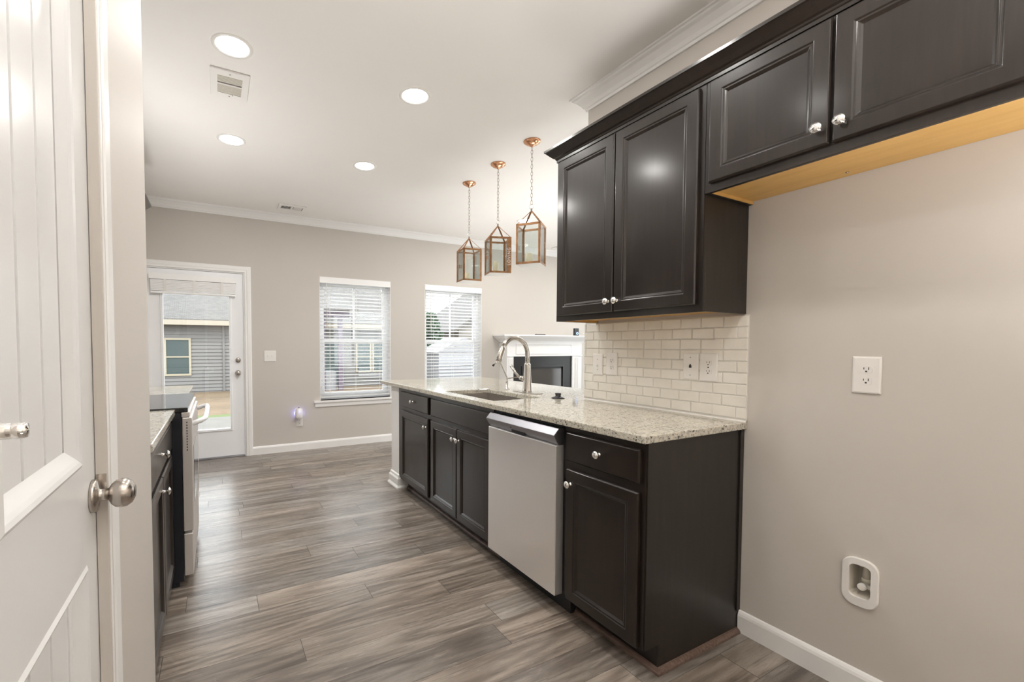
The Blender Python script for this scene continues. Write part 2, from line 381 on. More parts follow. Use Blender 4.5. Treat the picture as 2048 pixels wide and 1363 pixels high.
struct('wall_pantry_return', MB().box(-.85, XP-.1, 1.607, 1.707, 0, ZC), 'wall_paint', label='short side wall of the pantry', cat='wall')
struct('wall_left', MB().box(-1, -.85, -1.7, YB, 0, ZC), 'wall_paint', label='kitchen wall behind the range', cat='wall')
W4 = (3.3, 5.1, .25, 2.30); W5 = (2.4, 4.6, .25, 2.30)   # added unseen openings that let in more daylight
struct('wall_front', wall_holes(-.85, 6.2, 0, ZC, [W5], -1.7, -1.6, lambda u, v, w: (u, w, v)), 'wall_paint', label='wall behind the viewer', cat='wall')
struct('wall_living', wall_holes(-1.7, YB, 0, ZC, [W4], 6.2, 6.3, lambda u, v, w: (w, u, v)), 'wall_paint', label='far wall of the living area', cat='wall')

# baseboards
bp = [(0, 0), (.014, 0), (.014, .072), (.011, .082), (.006, .090), (0, .094)]
struct('baseboard_back', MB().prism(bp, .343, 3.6, lambda p, q, a: (a, YB-p, q)).prism(bp, 5.2, 6.2, lambda p, q, a: (a, YB-p, q)), 'trim_white', label='white baseboard along the back wall', cat='baseboard')
struct('baseboard_right', MB().prism(bp, -1.6, 1.062, lambda p, q, a: (XW-p, a, q)), 'trim_white', label='white baseboard on the right wall beside the cabinet', cat='baseboard')
bq = [(0, 0), (.030, 0), (.030, .012), (.020, .030), (.020, .085), (.012, .098), (.010, .115), (0, .122)]
mb = MB().prism(bq, lambda p, q: 3.55-p, lambda p, q: 3.73+p, lambda p, q, a: (1.382-p, a, q))
mb.prism(bq, lambda p, q: 1.382-p, 1.46, lambda p, q, a: (a, 3.55-p, q)); mb.prism(bq, lambda p, q: 1.382-p, 2.11, lambda p, q, a: (a, 3.73+p, q))
struct('baseboard_peninsula', mb, 'trim_white', label='white moulded baseboard round the half wall end', cat='baseboard')
# ceiling crown
cp = [(0, -.082), (.010, -.082), (.014, -.070), (.020, -.066), (.030, -.050), (.052, -.026), (.066, -.018), (.070, -.010), (.080, -.008), (.080, 0), (0, 0)]
struct('trim_1', MB().prism(cp, -.85, 6.2, lambda p, q, a: (a, YB-p, ZC+q)), 'trim_white', label='white crown moulding along the back wall', cat='crown moulding')
mb = MB().prism(cp, -1.6, lambda p, q: 1.989+p, lambda p, q, a: (XW-p, a, ZC+q)); mb.prism(cp, lambda p, q: XW-p, lambda p, q: XW+.118+p, lambda p, q, a: (a, 1.989+p, ZC+q))
struct('trim_2', mb, 'trim_white', label='white crown moulding above the dark wall cabinets', cat='crown moulding')
mb = MB().bar((XW-.045, 1.88, ZC-.052), (XW-.004, 1.884, ZC-.082), .0012, .004)
struct('trim_3', MB().prism(cp, 1.707, YB, lambda p, q, a: (-.85+p, a, ZC+q)), 'trim_white', label='white crown moulding on the left wall', cat='crown moulding')

# ------------------------------------------------------------------ back door (door_1)
def casing(mb, u0, u1, z1, w, fn, z0=0.):
    pr = [(0, 0), (0, .012), (.006, .017), (w*.35, .014), (w*.45, .017), (w*.9, .017), (w, .012), (w, 0)]
    mb.prism(pr, z0, lambda p, q: z1+p, lambda p, q, a: fn(u1+p, a, q)); mb.prism(pr, z0, lambda p, q: z1+p, lambda p, q, a: fn(u0-p, a, q))
    mb.prism(pr, lambda p, q: u0-p, lambda p, q: u1+p, lambda p, q, a: fn(a, z1+p, q)); return mb
struct('trim_4', casing(MB(), D1[0], D1[1], D1[3], .068, lambda u, v, h: (u, YB-h, v)), 'trim_white', label='white casing around the glass back door', cat='door casing')
d = thing('door_1', (-.19, YB+.02, 0), 'white back door with one tall glass pane and silver knob', 'door'); d['kind'] = 'structure'
yd = YB+.012
mb = MB().cells([-.648, -.486, .122, .262], [.018, .324, 1.90, 2.028], lambda u, v: not (-.486 < u < .122 and .324 < v < 1.9), yd, yd+.044, lambda u, v, w: (u, w, v))
part('door_slab', mb, 'back_door_white', d, .002)
mb = MB().cells([-.510, -.486, .122, .146], [.300, .324, 1.90, 1.924], lambda u, v: not (-.486 < u < .122 and .324 < v < 1.9), yd-.010, yd+.002, lambda u, v, w: (u, w, v))
part('glazing_frame', mb, 'back_door_white', d, .004)
part('pane', MB().box(-.486, .122, yd+.02, yd+.024, .324, 1.90), 'window_glass', d)
part('door_jamb', MB().box(-.665, -.650, YB+.0, YB+.14, 0, 2.04).box(.264, .275, YB+.0, YB+.14, 0, 2.04).box(-.65, .264, YB, YB+.14, 2.03, 2.04), 'trim_white', d)
part('threshold', MB().box(-.65, .264, YB-.012, YB+.14, 0.001, .016), 'stainless_grey', d, .002)
part('door_knob', MB().lathe([(.030, 0), (.030, .006), (.014, .009), (.011, .022), (.022, .030), (.027, .042), (.022, .054), (.008, .058), (0, .058)], (.203, yd, .932), '-Y'), 'nickel', d)
part('deadbolt', MB().lathe([(.028, 0), (.028, .008), (.020, .014), (.008, .016), (0, .016)], (.205, yd, 1.074), '-Y').box(.201, .209, yd-.028, yd-.012, 1.058, 1.090), 'nickel', d)
# raised mini blind on the door
b = thing('raised_blind', (-.2, yd-.03, 1.98), 'white mini blind pulled up at the top of the back door glass', 'blind')
part('headrail', MB().box(-.600, .196, yd-.052, yd-.006, 1.912, 1.972), 'plastic_bright', b, .003)
mb = MB()
for i in range(14): mb.box(-.585, .186, yd-.046+.004*(i % 2), yd-.010, 1.795+i*.0082, 1.8020+i*.0082)
part('slat_stack', mb, 'plastic_bright', b); part('bottom_rail', MB().box(-.585, .186, yd-.048, yd-.008, 1.770, 1.790), 'plastic_bright', b, .003)
for x in (-.46, -.2, .06): part('ladder_tape', MB().box(x-.012, x+.012, yd-.050, yd-.0475, 1.79, 1.912), 'plastic_white', b)

# ------------------------------------------------------------------ windows and their blinds
def window(n, W, label, bl_label):
    u0, u1, z0, z1 = W; w = thing('window_%d' % n, ((u0+u1)/2, YB+.11, z0), label, 'window'); w['kind'] = 'structure'; ym = YB+.095
    zm = 1.305
    part('window_frame', MB().cells([u0, u0+.045, u1-.045, u1], [z0, z0+.05, z1-.045, z1], lambda u, v: not (u0+.045 < u < u1-.045 and z0+.05 < v < z1-.045), ym, ym+.045, lambda u, v, w: (u, w, v)), 'back_door_white', w, .002)
    a, b_ = u0+.045, u1-.045
    s1 = part('upper_sash', MB().cells([a, a+.03, b_-.03, b_], [zm-.02, zm+.02, z1-.08, z1-.045], lambda u, v: not (a+.03 < u < b_-.03 and zm+.02 < v < z1-.08), ym+.022, ym+.043, lambda u, v, w: (u, w, v)).box((a+b_)/2-.011, (a+b_)/2+.011, ym+.025, ym+.040, zm+.02, z1-.08), 'back_door_white', w, .002)
    s2 = part('lower_sash', MB().cells([a, a+.03, b_-.03, b_], [z0+.05, z0+.09, zm-.025, zm+.02], lambda u, v: not (a+.03 < u < b_-.03 and z0+.09 < v < zm-.025), ym-.002, ym+.020, lambda u, v, w: (u, w, v)), 'back_door_white', w, .002)
    part('pane', MB().box(a+.03, b_-.03, ym+.031, ym+.034, zm+.02, z1-.08), 'window_glass', s1); part('pane', MB().box(a+.03, b_-.03, ym+.008, ym+.011, z0+.09, zm-.025), 'window_glass', s2)
    part('window_sill', MB().box(u0-.075, u1+.075, YB-.030, YB+.0, z0-.022, z0).box(u0+.001, u1-.001, YB, YB+.094, z0-.001, z0).prism([(0, 0), (.012, 0), (.016, .045), (.022, .052), (0, .052)], u0-.06, u1+.06, lambda p, q, a: (a, YB-p, z0-.074+q)), 'trim_white', w, .002)
    part('window_jamb', MB().cells([u0, u0+.006, u1-.006, u1], [z0, z1-.006, z1], lambda u, v: not (u0+.006 < u < u1-.006 and v < z1-.006), YB+.0005, YB+.094, lambda u, v, w: (u, w, v)), 'trim_white', w)
    b = thing('window_blind', ((u0+u1)/2, YB+.03, z1), bl_label, 'blind', 'open slat blinds in the back windows')
    yc = YB+.035
    part('headrail', MB().box(u0+.004, u1-.004, YB-.006, YB+.012, z1-.076, z1-.004).box(u0+.006, u1-.006, YB+.012, YB+.062, z1-.05, z1-.004), 'plastic_bright', b, .003)
    mb = MB(); z = z1-.105; k = 0
    while z > z0+.075:
        t = R(-10); c, s_ = math.cos(t)*.025, math.sin(t)*.025; th = .0030
        mb.add([(u0+.008, yc-c, z-s_), (u1-.008, yc-c, z-s_), (u1-.008, yc+c, z+s_), (u0+.008, yc+c, z+s_), (u0+.008, yc-c, z-s_+th), (u1-.008, yc-c, z-s_+th), (u1-.008, yc+c, z+s_+th), (u0+.008, yc+c, z+s_+th)],
               [(0, 3, 2, 1), (4, 5, 6, 7), (0, 1, 5, 4), (1, 2, 6, 5), (2, 3, 7, 6), (3, 0, 4, 7)]); z -= .0433
    part('slats', mb, 'blind_white', b)
    part('bottom_rail', MB().box(u0+.008, u1-.008, yc-.026, yc+.026, z0+.030, z0+.048), 'blind_white', b, .003)
    mb = MB()
    for x in (u0+.13, (u0+u1)/2, u1-.13):
        for y in (yc-.0265, yc+.0265): mb.box(x-.0011, x+.0011, y-.0006, y+.0006, z0+.04, z1-.05)
    part('ladder_cord', mb, 'plastic_white', b)
    part('tilt_wand', MB().tube([(u0+.085, YB-.010, z1-.07), (u0+.087, YB-.012, z1-.62)], .004, 8), 'plastic_white', b)
window(1, W1, 'double hung window behind open white blinds, nearer the back door', 'open white slat blind in the window nearer the back door')
window(2, W2, 'double hung window behind open white blinds, nearer the fireplace', 'open white slat blind in the window nearer the fireplace')

def added_window(n, W, y, label, axis):
    u0, u1, z0, z1 = W; fn = (lambda u, v, w: (u, w, v)) if axis == 'Y' else (lambda u, v, w: (w, u, v)); m = (u0+u1)/2
    w = thing('window_%d' % n, fn(m, z0, y), label, 'window'); w['kind'] = 'structure'
    part('window_frame', MB().cells([u0, u0+.06, m-.03, m+.03, u1-.06, u1], [z0, z0+.06, z1-.06, z1], lambda u, v: not ((u0+.06 < u < m-.03 or m+.03 < u < u1-.06) and z0+.06 < v < z1-.06), y-.03, y+.03, fn), 'back_door_white', w)
    part('pane', MB().cells([u0+.06, u1-.06], [z0+.06, z1-.06], lambda u, v: True, y-.002, y+.002, fn), 'window_glass', w)
added_window(3, W4, 6.25, 'added unseen window in the living area side wall, for daylight', 'X'); added_window(4, W5, -1.65, 'added unseen window in the wall behind the viewer, for daylight', 'Y')  # both windows are added out of view to brighten the room

# ------------------------------------------------------------------ pantry door (door_2) and casing
struct('trim_5', casing(MB(), .45, .997, 2.04, .092, lambda u, v, h: (XP+h, u, v)), 'trim_white', label='white moulded casing around the pantry door', cat='door casing')
d = thing('door_2', (XP-.02, .72, 0), 'white pantry door with grooved panels and round nickel knob', 'door'); d['kind'] = 'structure'
xd = XP-.001
LP = (.595, .900); slab_y = (.452, 1.020)
panels = [(LP[0], LP[1], 1.037, 2.00-.06), (LP[0], LP[1]+.018, .22, .870)]
us = sorted({slab_y[0], slab_y[1], *[p[0] for p in panels], *[p[1] for p in panels]}); vs_ = sorted({.012, 2.03, *[p[2] for p in panels], *[p[3] for p in panels]})
mb = MB().cells(us, vs_, lambda u, v: not any(p[0] < u < p[1] and p[2] < v < p[3] for p in panels), xd-.036, xd, lambda u, v, w: (w, u, v))
part('door_slab', mb, 'door_white', d)
mb = MB()
for (a, b_, c, e) in panels:   # beadboard fields: planks with V grooves
    xs = xd-.013; n = 5; grooves = [.625, .705, .784, .863]; ys = [a]
    pr = [(a, -.03), (a, 0)]
    for gy in grooves: pr += [(gy-.0042, 0), (gy-.0030, -.009), (gy+.0030, -.009), (gy+.0042, 0)]
    pr += [(b_, 0), (b_, -.03)]
    mb.prism(pr, c, e, lambda p, q, z: (xs+q*1.0 if q > -.02 else xs-.018, p, z))
part('beadboard_panel', mb, 'door_white', d)
mb = MB()
for (a, b_, c, e) in panels:   # sloping sticking round each panel
    pr = [(0, .0), (.006, .003), (.012, .001), (.018, -.002), (.030, -.010), (.034, -.013), (0, -.013)]
    mb.prism(pr, lambda p, q: a+p, lambda p, q: b_-p, lambda p, q, z: (xd+q, z, c+p*(1.0 if c > 1 else 1.0)))
    mb.prism(pr, lambda p, q: a+p, lambda p, q: b_-p, lambda p, q, z: (xd+q, z, e-p))
    mb.prism(pr, lambda p, q: c+p, lambda p, q: e-p, lambda p, q, z: (xd+q, a+p, z)); mb.prism(pr, lambda p, q: c+p, lambda p, q: e-p, lambda p, q, z: (xd+q, b_-p, z))
part('panel_moulding', mb, 'door_white', d)
part('door_jamb', MB().box(XP-.1, XP+.0145, 1.022, 1.030, 0, 2.04).box(XP, XP+.0165, .986, .9965, 0, 2.04).box(XP-.1, XP+.0, .430, .450, 0, 2.04).box(XP-.1, XP, .45, 1.022, 2.032, 2.04), 'wall_paint', d)  # beige strip over the casing's inner side stands in for shade
k = part('door_knob', MB().lathe([(.0285, 0), (.0285, .006), (.026, .008), (.012, .010), (.0105, .012), (.0105, .024), (.012, .0245), (.018, .028), (.0235, .034), (.0255, .042), (.0245, .050), (.019, .058), (.010, .0625), (0, .063)], (xd, .962, .972), 'X', 32), 'nickel', d)
part('strike_plate', MB().box(XP+.001, XP+.0155, .9845, .9859, .972, 1.004), 'nickel', d)

# chrome hook at the left edge
h = thing('coat_hook', (XP, .415, 1.173), 'polished chrome hook end poking in from the left edge in front of the white door', 'hook')
part('hook_plate', MB().lathe([(.020, 0), (.020, .004), (.016, .006), (0, .006)], (XP+.0175, .415, 1.173), 'X'), 'chrome', h)
part('hook_arm', MB().lathe([(.0050, .004), (.0052, .050), (.0060, .056), (.0060, .066), (.0055, .0675), (.0055, .0685), (.0062, .070), (.0050, .0755), (0, .0765)], (XP, .415, 1.1745), 'X'), 'chrome', h)

# ------------------------------------------------------------------ knobs
KN = MB().lathe([(.0085, 0), (.0085, .002), (.0055, .004), (.0045, .012), (.0055, .016), (.0125, .019), (.0160, .022), (.0160, .0245), (.0130, .0255), (.0120, .0270), (.0085, .0295), (0, .0305)], (0, 0, 0), 'Z', 20).mesh('knob')
KN.materials.append(M['chrome'])
def knob(parent, x, y, z, side=-1):
    o = mesh_obj('knob', KN, parent, Vector((x, y, z))-ORG[parent.name], (0, R(90*side), 0)); return o
DOORP = [(0, 0), (0, .013), (.004, .019), (.046, .019), (.050, .015), (.055, .0165), (.060, .012), (.065, .0085)]
DRAWP = [(0, 0), (0, .013), (.005, .019)]
def front(name, parent, X, y0, y1, z0, z1, side=-1, prof=DOORP, m='espresso', label=None):
    mb = MB().rings((y0, y1, z0, z1), prof, lambda u, v, h: (X+side*h, u, v)); return part(name, mb, m, parent, .0015, label)

# ------------------------------------------------------------------ right base cabinets
XF = 1.382; ZT = .884
def base_cab(y0, y1, label, side_panel=False, low=None):
    t = thing('base_cabinet', (XF+.3, (y0+y1)/2, 0), label, 'cabinet', 'dark base cabinets under the granite counter')
    if side_panel:
        part('cabinet_body', MB().box(XF, XW-.002, y0+.006, y1, .105, ZT-.001).box(XF+.077, XW-.002, y0+.006, y1, 0.001, .105), 'espresso', t, .001)
        part('side_panel', MB().cells([XF+.004, XF+.077, XW-.002], [0.001, .105, ZT-.001], lambda u, v: u > XF+.077 or v > .105, y0, y0+.006, lambda u, v, w: (u, w, v)), 'espresso_side', t)
        part('scribe_strip', MB().box(XW-.026, XW-.002, y0-.006, y0, .095, ZT-.002), 'espresso_side', t, .001)
    elif low:
        part('cabinet_body', MB().box(XF, XF+.02, y0, y1, .105, ZT-.001).box(XF+.02, XW-.002, y0, y0+.018, .105, ZT-.001).box(XF+.02, XW-.002, y1-.018, y1, .105, ZT-.001).box(XF+.02, XW-.002, y0+.018, y1-.018, .105, low).box(XF+.077, XW-.002, y0, y1, 0.001, .105), 'espresso', t, .001)
    else:
        part('cabinet_body', MB().box(XF, XW-.002, y0, y1, .105, ZT-.001).box(XF+.077, XW-.002, y0, y1, 0.001, .105), 'espresso', t, .001)
    return t
t = base_cab(1.065, 1.490, 'dark base cabinet with one drawer and one door at the near end of the counter', True)
dr = front('drawer', t, XF, 1.086, 1.471, .729, .856, prof=DRAWP); knob(dr, XF-.019, 1.278, .797)
dd = front('door', t, XF, 1.090, 1.468, .105, .694); knob(dd, XF-.019, 1.440, .630)
t = base_cab(2.072, 2.895, 'dark sink base cabinet with a wide false front over two doors', low=.60)
front('false_drawer_front', t, XF, 2.086, 2.875, .729, .856, prof=DRAWP)
dd = front('door', t, XF, 2.092, 2.478, .105, .697); knob(dd, XF-.019, 2.452, .628)
dd = front('door', t, XF, 2.486, 2.876, .105, .697); knob(dd, XF-.019, 2.512, .628)
t = base_cab(2.896, 3.548, 'dark base cabinet with drawer and door beside the white half wall')
dr = front('drawer', t, XF, 2.920, 3.465, .729, .856, prof=DRAWP); knob(dr, XF-.019, 3.20, .795)
dd = front('door', t, XF, 2.925, 3.468, .108, .697); knob(dd, XF-.019, 2.955, .632)
# quarter round trims
qr = [(0, 0), (.019, 0), (.0175, .008), (.013, .014), (.007, .0175), (0, .019)]
struct('trim_6', MB().prism(qr, lambda p, q: 1.065-p, 1.488, lambda p, q, a: (XF+.077-p, a, q)).prism(qr, lambda p, q: XF+.077-p, XW-.016, lambda p, q, a: (a, 1.065-p, q)), 'trim_wood', label='brown quarter round at the foot of the near cabinet', cat='trim')
struct('trim_7', MB().prism(qr, 2.08, 3.518, lambda p, q, a: (XF+.077-p, a, q)), 'trim_wood', label='brown quarter round under the sink cabinets', cat='trim')

# ------------------------------------------------------------------ dishwasher
t = thing('dishwasher', (1.66, 1.78, 0), 'stainless steel dishwasher between the dark base cabinets', 'dishwasher')
part('tub', MB().box(XF+.005, XW-.01, 1.494, 2.068, .095, .872), 'black_gap', t)
part('door_panel', MB().box(1.337, XF+.004, 1.506, 2.062, .100, .790), 'stainless', t, .004)
pf = [(XF+.004, .790), (1.352, .790), (1.343, .800), (1.322, .836), (1.352, .866), (XF+.004, .866)]
mb = MB().prism(pf, 1.504, 2.064, lambda p, q, a: (p, a, q)); part('control_panel', mb, 'stainless_grey', t, .002, 'brushed grey control strip')
part('seam_line', MB().box(1.3305, 1.334, 1.843, 1.845, .815, .838), 'black_gap', t)
part('handle_pocket', MB().box(1.3385, 1.350, 1.735, 1.845, .794, .812), 'black_gap', t)
part('toe_kick', MB().box(1.425, 1.45, 1.494, 2.068, .002, .095), 'black_plastic', t)

# ------------------------------------------------------------------ countertop with sink opening
SK = (1.438, 1.795, 2.155, 2.785)
cx = 1.347; yn = 1.050
xs = [cx, SK[0], SK[1], XW-.001, 2.447]; ys = [yn, 1.9895, SK[2], SK[3], 3.922]
def inside(x, y):
    if SK[0] < x < SK[1] and SK[2] < y < SK[3]: return False
    return x < XW-.001 or y > 1.9895
ct = part('countertop', MB().cells(xs, ys, inside, ZT, .914, lambda u, v, w: (u, v, w)), 'granite', None, .004)
tag(ct, 'speckled beige granite countertop running over the dishwasher and sink', 'countertop')
s = thing('kitchen_sink', (1.62, 2.47, .70), 'undermount stainless steel sink in the granite counter', 'sink')
a0, a1, b0, b1 = SK[0]-.006, SK[1]+.006, SK[2]-.006, SK[3]+.006
mb = MB(); tk = .004; zb = .70
mb.cells([a0-.02, a0, a1, a1+.02], [b0-.02, b0, b1, b1+.02], lambda x, y: not (a0 < x < a1 and b0 < y < b1), ZT-.003, ZT-.0005, lambda u, v, w: (u, v, w))
mb.box(a0-tk, a0, b0-tk, b1+tk, zb, ZT-.003).box(a1, a1+tk, b0-tk, b1+tk, zb, ZT-.003).box(a0, a1, b0-tk, b0, zb, ZT-.003).box(a0, a1, b1, b1+tk, zb, ZT-.003).box(a0-tk, a1+tk, b0-tk, b1+tk, zb-tk, zb)
part('bowl', mb, 'sink_steel', s); part('drain', MB().lathe([(.045, 0), (.045, .003), (.034, .004), (.030, .001), (0, .001)], (1.66, 2.47, zb), 'Z'), 'chrome', s)

# faucet
fx, fy, fz = 1.905, 2.445, .914
f = thing('kitchen_faucet', (fx, fy, fz), 'tall arched brushed nickel faucet behind the sink', 'faucet')
part('deck_plate', MB().box(fx-.028, fx+.028, fy-.135, fy+.135, fz+.0002, fz+.006), 'faucet_nickel', f, .003, seg=3)
part('faucet_body', MB().lathe([(.036, .006), (.034, .012), (.031, .03), (.0255, .12), (.0225, .190), (.0225, .196), (.0195, .199), (.0185, .206)], (fx, fy, fz), 'Z', 28), 'faucet_nickel', f)
pts = [(fx, fy, fz+.20), (fx, fy, fz+.245)]; rr = .108
for i in range(1, 15):
    a = math.pi*i/17.0; pts.append((fx-rr+rr*math.cos(a), fy, fz+.262+rr*1.08*math.sin(a)))
part('spout', MB().tube(pts, .0165, 16), 'faucet_nickel', f)
hp_ = []
for i in range(6):
    a = math.pi*(14+i*.62)/17.0; hp_.append((fx-rr+rr*math.cos(a)*(1+.05*i), fy, fz+.262+rr*1.08*math.sin(a)-.0085*i))
part('spray_head', MB().tube(hp_, [.0178, .0188, .0198, .0208, .0216, .0205], 18), 'faucet_nickel', f)
mb = MB().lathe([(.012, 0), (.016, .014), (.016, .034), (.010, .038)], (fx-.018, fy+.010, fz+.095), (-.35, .9, .15), 16)
mb.tube([(fx-.030, fy+.045, fz+.100), (fx-.045, fy+.080, fz+.135), (fx-.060, fy+.110, fz+.185)], [.0065, .009, .0115], 12)
part('lever_handle', mb, 'faucet_nickel', f)
# filtered water tap
wx, wy = 1.915, 2.700
f = thing('water_tap', (wx, wy, .914), 'slim bent filtered water tap left of the arched faucet', 'faucet')
part('tap_base', MB().lathe([(.020, .0002), (.020, .004), (.013, .006), (.011, .055), (.009, .058)], (wx, wy, .914)), 'faucet_nickel', f)
part('spout', MB().tube([(wx, wy, .965), (wx, wy, 1.000), (wx-.004, wy+.003, 1.012), (wx-.040, wy+.020, 1.100), (wx-.049, wy+.025, 1.116), (wx-.060, wy+.031, 1.121), (wx-.074, wy+.039, 1.114), (wx-.088, wy+.046, 1.098)], .0052, 10), 'faucet_nickel', f)
part('spout_tip', MB().lathe([(.006, 0), (.0075, .004), (.0075, .018), (0, .018)], (wx-.086, wy+.045, 1.101), (-.55, .28, -.75), 12), 'black_plastic', f, label='black spout tip')
part('tap_lever', MB().tube([(wx+.004, wy-.008, .995), (wx+.03, wy-.04, 1.002), (wx+.055, wy-.075, 1.008)], [.004, .0035, .005], 8), 'chain_metal', f)
st = part('sink_stopper', MB().lathe([(.040, .0003), (.041, .004), (.024, .009), (.016, .016), (.019, .028), (.019, .032), (0, .033)], (1.862, 2.082, .914), 'Z', 28), 'black_plastic')
tag(st, 'black rubber sink stopper standing on the granite counter', 'sink stopper')

# ------------------------------------------------------------------ tile backsplash
t = thing('tile_backsplash', (XW, 1.52, .92), 'cream glazed subway tile backsplash above the counter', 'backsplash')
part('grout', MB().box(XW-.006, XW-.0003, 1.050, 1.9885, .9145, 1.372), 'grout', t, label='grey grout')
mb = MB(); rh = .0495; z = 1.3715-rh; r = 0; th = .1025
offs = [0, .5, 0, 0, .55, 0, .55, .2, .55]     # the photo's uneven bond
offs = [0., .42, 0., 0., .42, .0, .42, .02, .42]
while z > .90:
    zt, zb_ = z+rh-.0022, max(z, .9165); y = 1.052-(th*(1-offs[r % 9]) if offs[r % 9] else 0)
    while y < 1.9885:
        ya, yb = max(y, 1.0515), min(y+th-.0022, 1.9885)
        if yb-ya > .006 and zt-zb_ > .008:
            e_ = .0045
            mb.add([(XW-.0055, ya, zb_), (XW-.0055, yb, zb_), (XW-.0055, yb, zt), (XW-.0055, ya, zt), (XW-.0095, ya+.0015, zb_+.0015), (XW-.0095, yb-.0015, zb_+.0015), (XW-.0095, yb-.0015, zt-.0015), (XW-.0095, ya+.0015, zt-.0015),
                    (XW-.0105, ya+e_, zb_+e_), (XW-.0105, yb-e_, zb_+e_), (XW-.0105, yb-e_, zt-e_), (XW-.0105, ya+e_, zt-e_)],
                   [(0, 1, 5, 4), (1, 2, 6, 5), (2, 3, 7, 6), (3, 0, 4, 7), (4, 5, 9, 8), (5, 6, 10, 9), (6, 7, 11, 10), (7, 4, 8, 11), (8, 9, 10, 11)])
        y += th
    z -= rh; r += 1
part('tiles', mb, 'tile_glaze', t)
part('caulk_bead', MB().prism([(0, 0), (.014, 0), (.004, .006), (0, .007)], 1.05, 1.9885, lambda p, q, a: (XW-.0005-p, a, .9142+q)), 'plastic_white', t)

# ------------------------------------------------------------------ wall plates
def plate_thing(kind, name, c, X, side, label, cat, w=.075, h=.125, group=None, axis='X'):
    """plate on wall plane X (axis X) or Y (axis Y), facing 'side'"""
    u, z = c
    loc = (X, u, z) if axis == 'X' else (u, X, z)
    fn = (lambda a, b, hh: (X+side*hh, a, b)) if axis == 'X' else (lambda a, b, hh: (a, X+side*hh, b))
    t = thing(name, loc, label, cat, group)
    part('plate', MB().rings((u-w/2, u+w/2, z-h/2, z+h/2), [(0, 0.0003), (0, .003), (.0015, .0055), (.006, .0068)], fn), 'plastic_white', t)
    def bx(u0, u1, z0, z1, h0, h1, m, nm, par=t, bev=0):
        mb = MB().add([fn(a, b, c_) for c_ in (h0, h1) for a, b in ((u0, z0), (u1, z0), (u1, z1), (u0, z1))], [(0, 3, 2, 1), (4, 5, 6, 7), (0, 1, 5, 4), (1, 2, 6, 5), (2, 3, 7, 6), (3, 0, 4, 7)])
        return part(nm, mb, m, par, bev)
    def oct_(u0, z0, ru, rz, h0, h1, m, nm, par=t):
        n = 20; vs = []
        for hh in (h0, h1):
            for k in range(n):
                a = 2*math.pi*k/n; ca, sa = math.cos(a), math.sin(a)
                vs.append(fn(u0+max(-ru, min(ru, ca*ru*1.18)), z0+sa*rz, hh))
        mb = MB().add(vs, [tuple(range(n))[::-1], tuple(range(n, 2*n))]+[(k, (k+1) % n, n+(k+1) % n, n+k) for k in range(n)])
        return part(nm, mb, m, par)
    if kind == 'outlet':
        for dz in (.0195, -.0195):
            o = oct_(u, z+dz, .0165, .0145, .0060, .0082, 'plastic_white', 'receptacle')
            q = MB()
            def slot(du, z0, z1, ww):
                return [fn(a, b, c_) for c_ in (.0081, .0085) for a, b in ((u+du-ww, z0), (u+du+ww, z0), (u+du+ww, z1), (u+du-ww, z1))]
            bf = [(0, 3, 2, 1), (4, 5, 6, 7), (0, 1, 5, 4), (1, 2, 6, 5), (2, 3, 7, 6), (3, 0, 4, 7)]
            q.add(slot(-.0063, z+dz-.001, z+dz+.008, .0011), bf); q.add(slot(.0063, z+dz+.000, z+dz+.007, .0011), bf); q.add(slot(0, z+dz-.0095, z+dz-.0045, .0026), bf)
            part('slots', q, 'slot', o)
        oct_(u, z, .0028, .0028, .0066, .0076, 'slot' if w > .08 else 'plastic_white', 'screw')
    if kind == 'switch':
        bx(u-.005, u+.005, z-.012, z+.012, .0062, .0075, 'plastic_white', 'toggle_slot'); tg = bx(u-.0042, u+.0042, z-.010, z-.002, .006, .019, 'plastic_white', 'toggle', bev=.001)
        bx(u-.0046, u+.0046, z-.0115, z-.0098, .0072, .0078, 'slot', 'toggle_shadow_gap') 
        for dz in (.03, -.03): oct_(u, z+dz, .0026, .0026, .0066, .0076, 'stainless_grey', 'screw')
    if kind == 'double_switch':
        for du in (-.023, .023):
            bx(u+du-.005, u+du+.005, z-.012, z+.012, .0062, .0075, 'plastic_white', 'toggle_slot'); bx(u+du-.0042, u+du+.0042, z-.002, z+.010, .006, .019, 'plastic_white', 'toggle', bev=.001)
    if kind == 'phone':
        bx(u-.006, u+.006, z-.007, z+.004, .0062, .0085, 'slot', 'jack_opening'); bx(u-.003, u+.003, z+.003, z+.010, .0062, .0085, 'slot', 'jack_notch')
        for dz in (.042, -.042): oct_(u, z+dz, .0026, .0026, .0066, .0076, 'stainless_grey', 'screw')
    return t
XT = XW-.0103
plate_thing('switch', 'light_switch', (1.874, 1.130), XT, -1, 'white toggle switch plate at the far end of the tile backsplash', 'light switch')
plate_thing('outlet', 'power_outlet', (1.771, 1.136), XT, -1, 'white double socket on the tiles beside the toggle switch', 'outlet', .078, .128)
plate_thing('phone', 'phone_jack', (1.300, 1.143), XT, -1, 'white telephone jack plate on the tile backsplash', 'phone jack', .076, .125)
plate_thing('outlet', 'power_outlet', (1.214, 1.141), XT, -1, 'white double socket on the tiles right beside the phone jack', 'outlet', .082, .128)
plate_thing('outlet', 'power_outlet', (.665, 1.138), XW, -1, 'white double socket alone on the bare beige right wall', 'outlet', .078, .128)
plate_thing('double_switch', 'light_switch', (.534, 1.117), YB, -1, 'white double switch plate on the back wall beside the glass door', 'light switch', .126, .126, axis='Y')
plate_thing('outlet', 'power_outlet', (.848, .345), YB, -1, 'white socket low on the back wall holding the plugged in freshener', 'outlet', .075, .118, axis='Y')

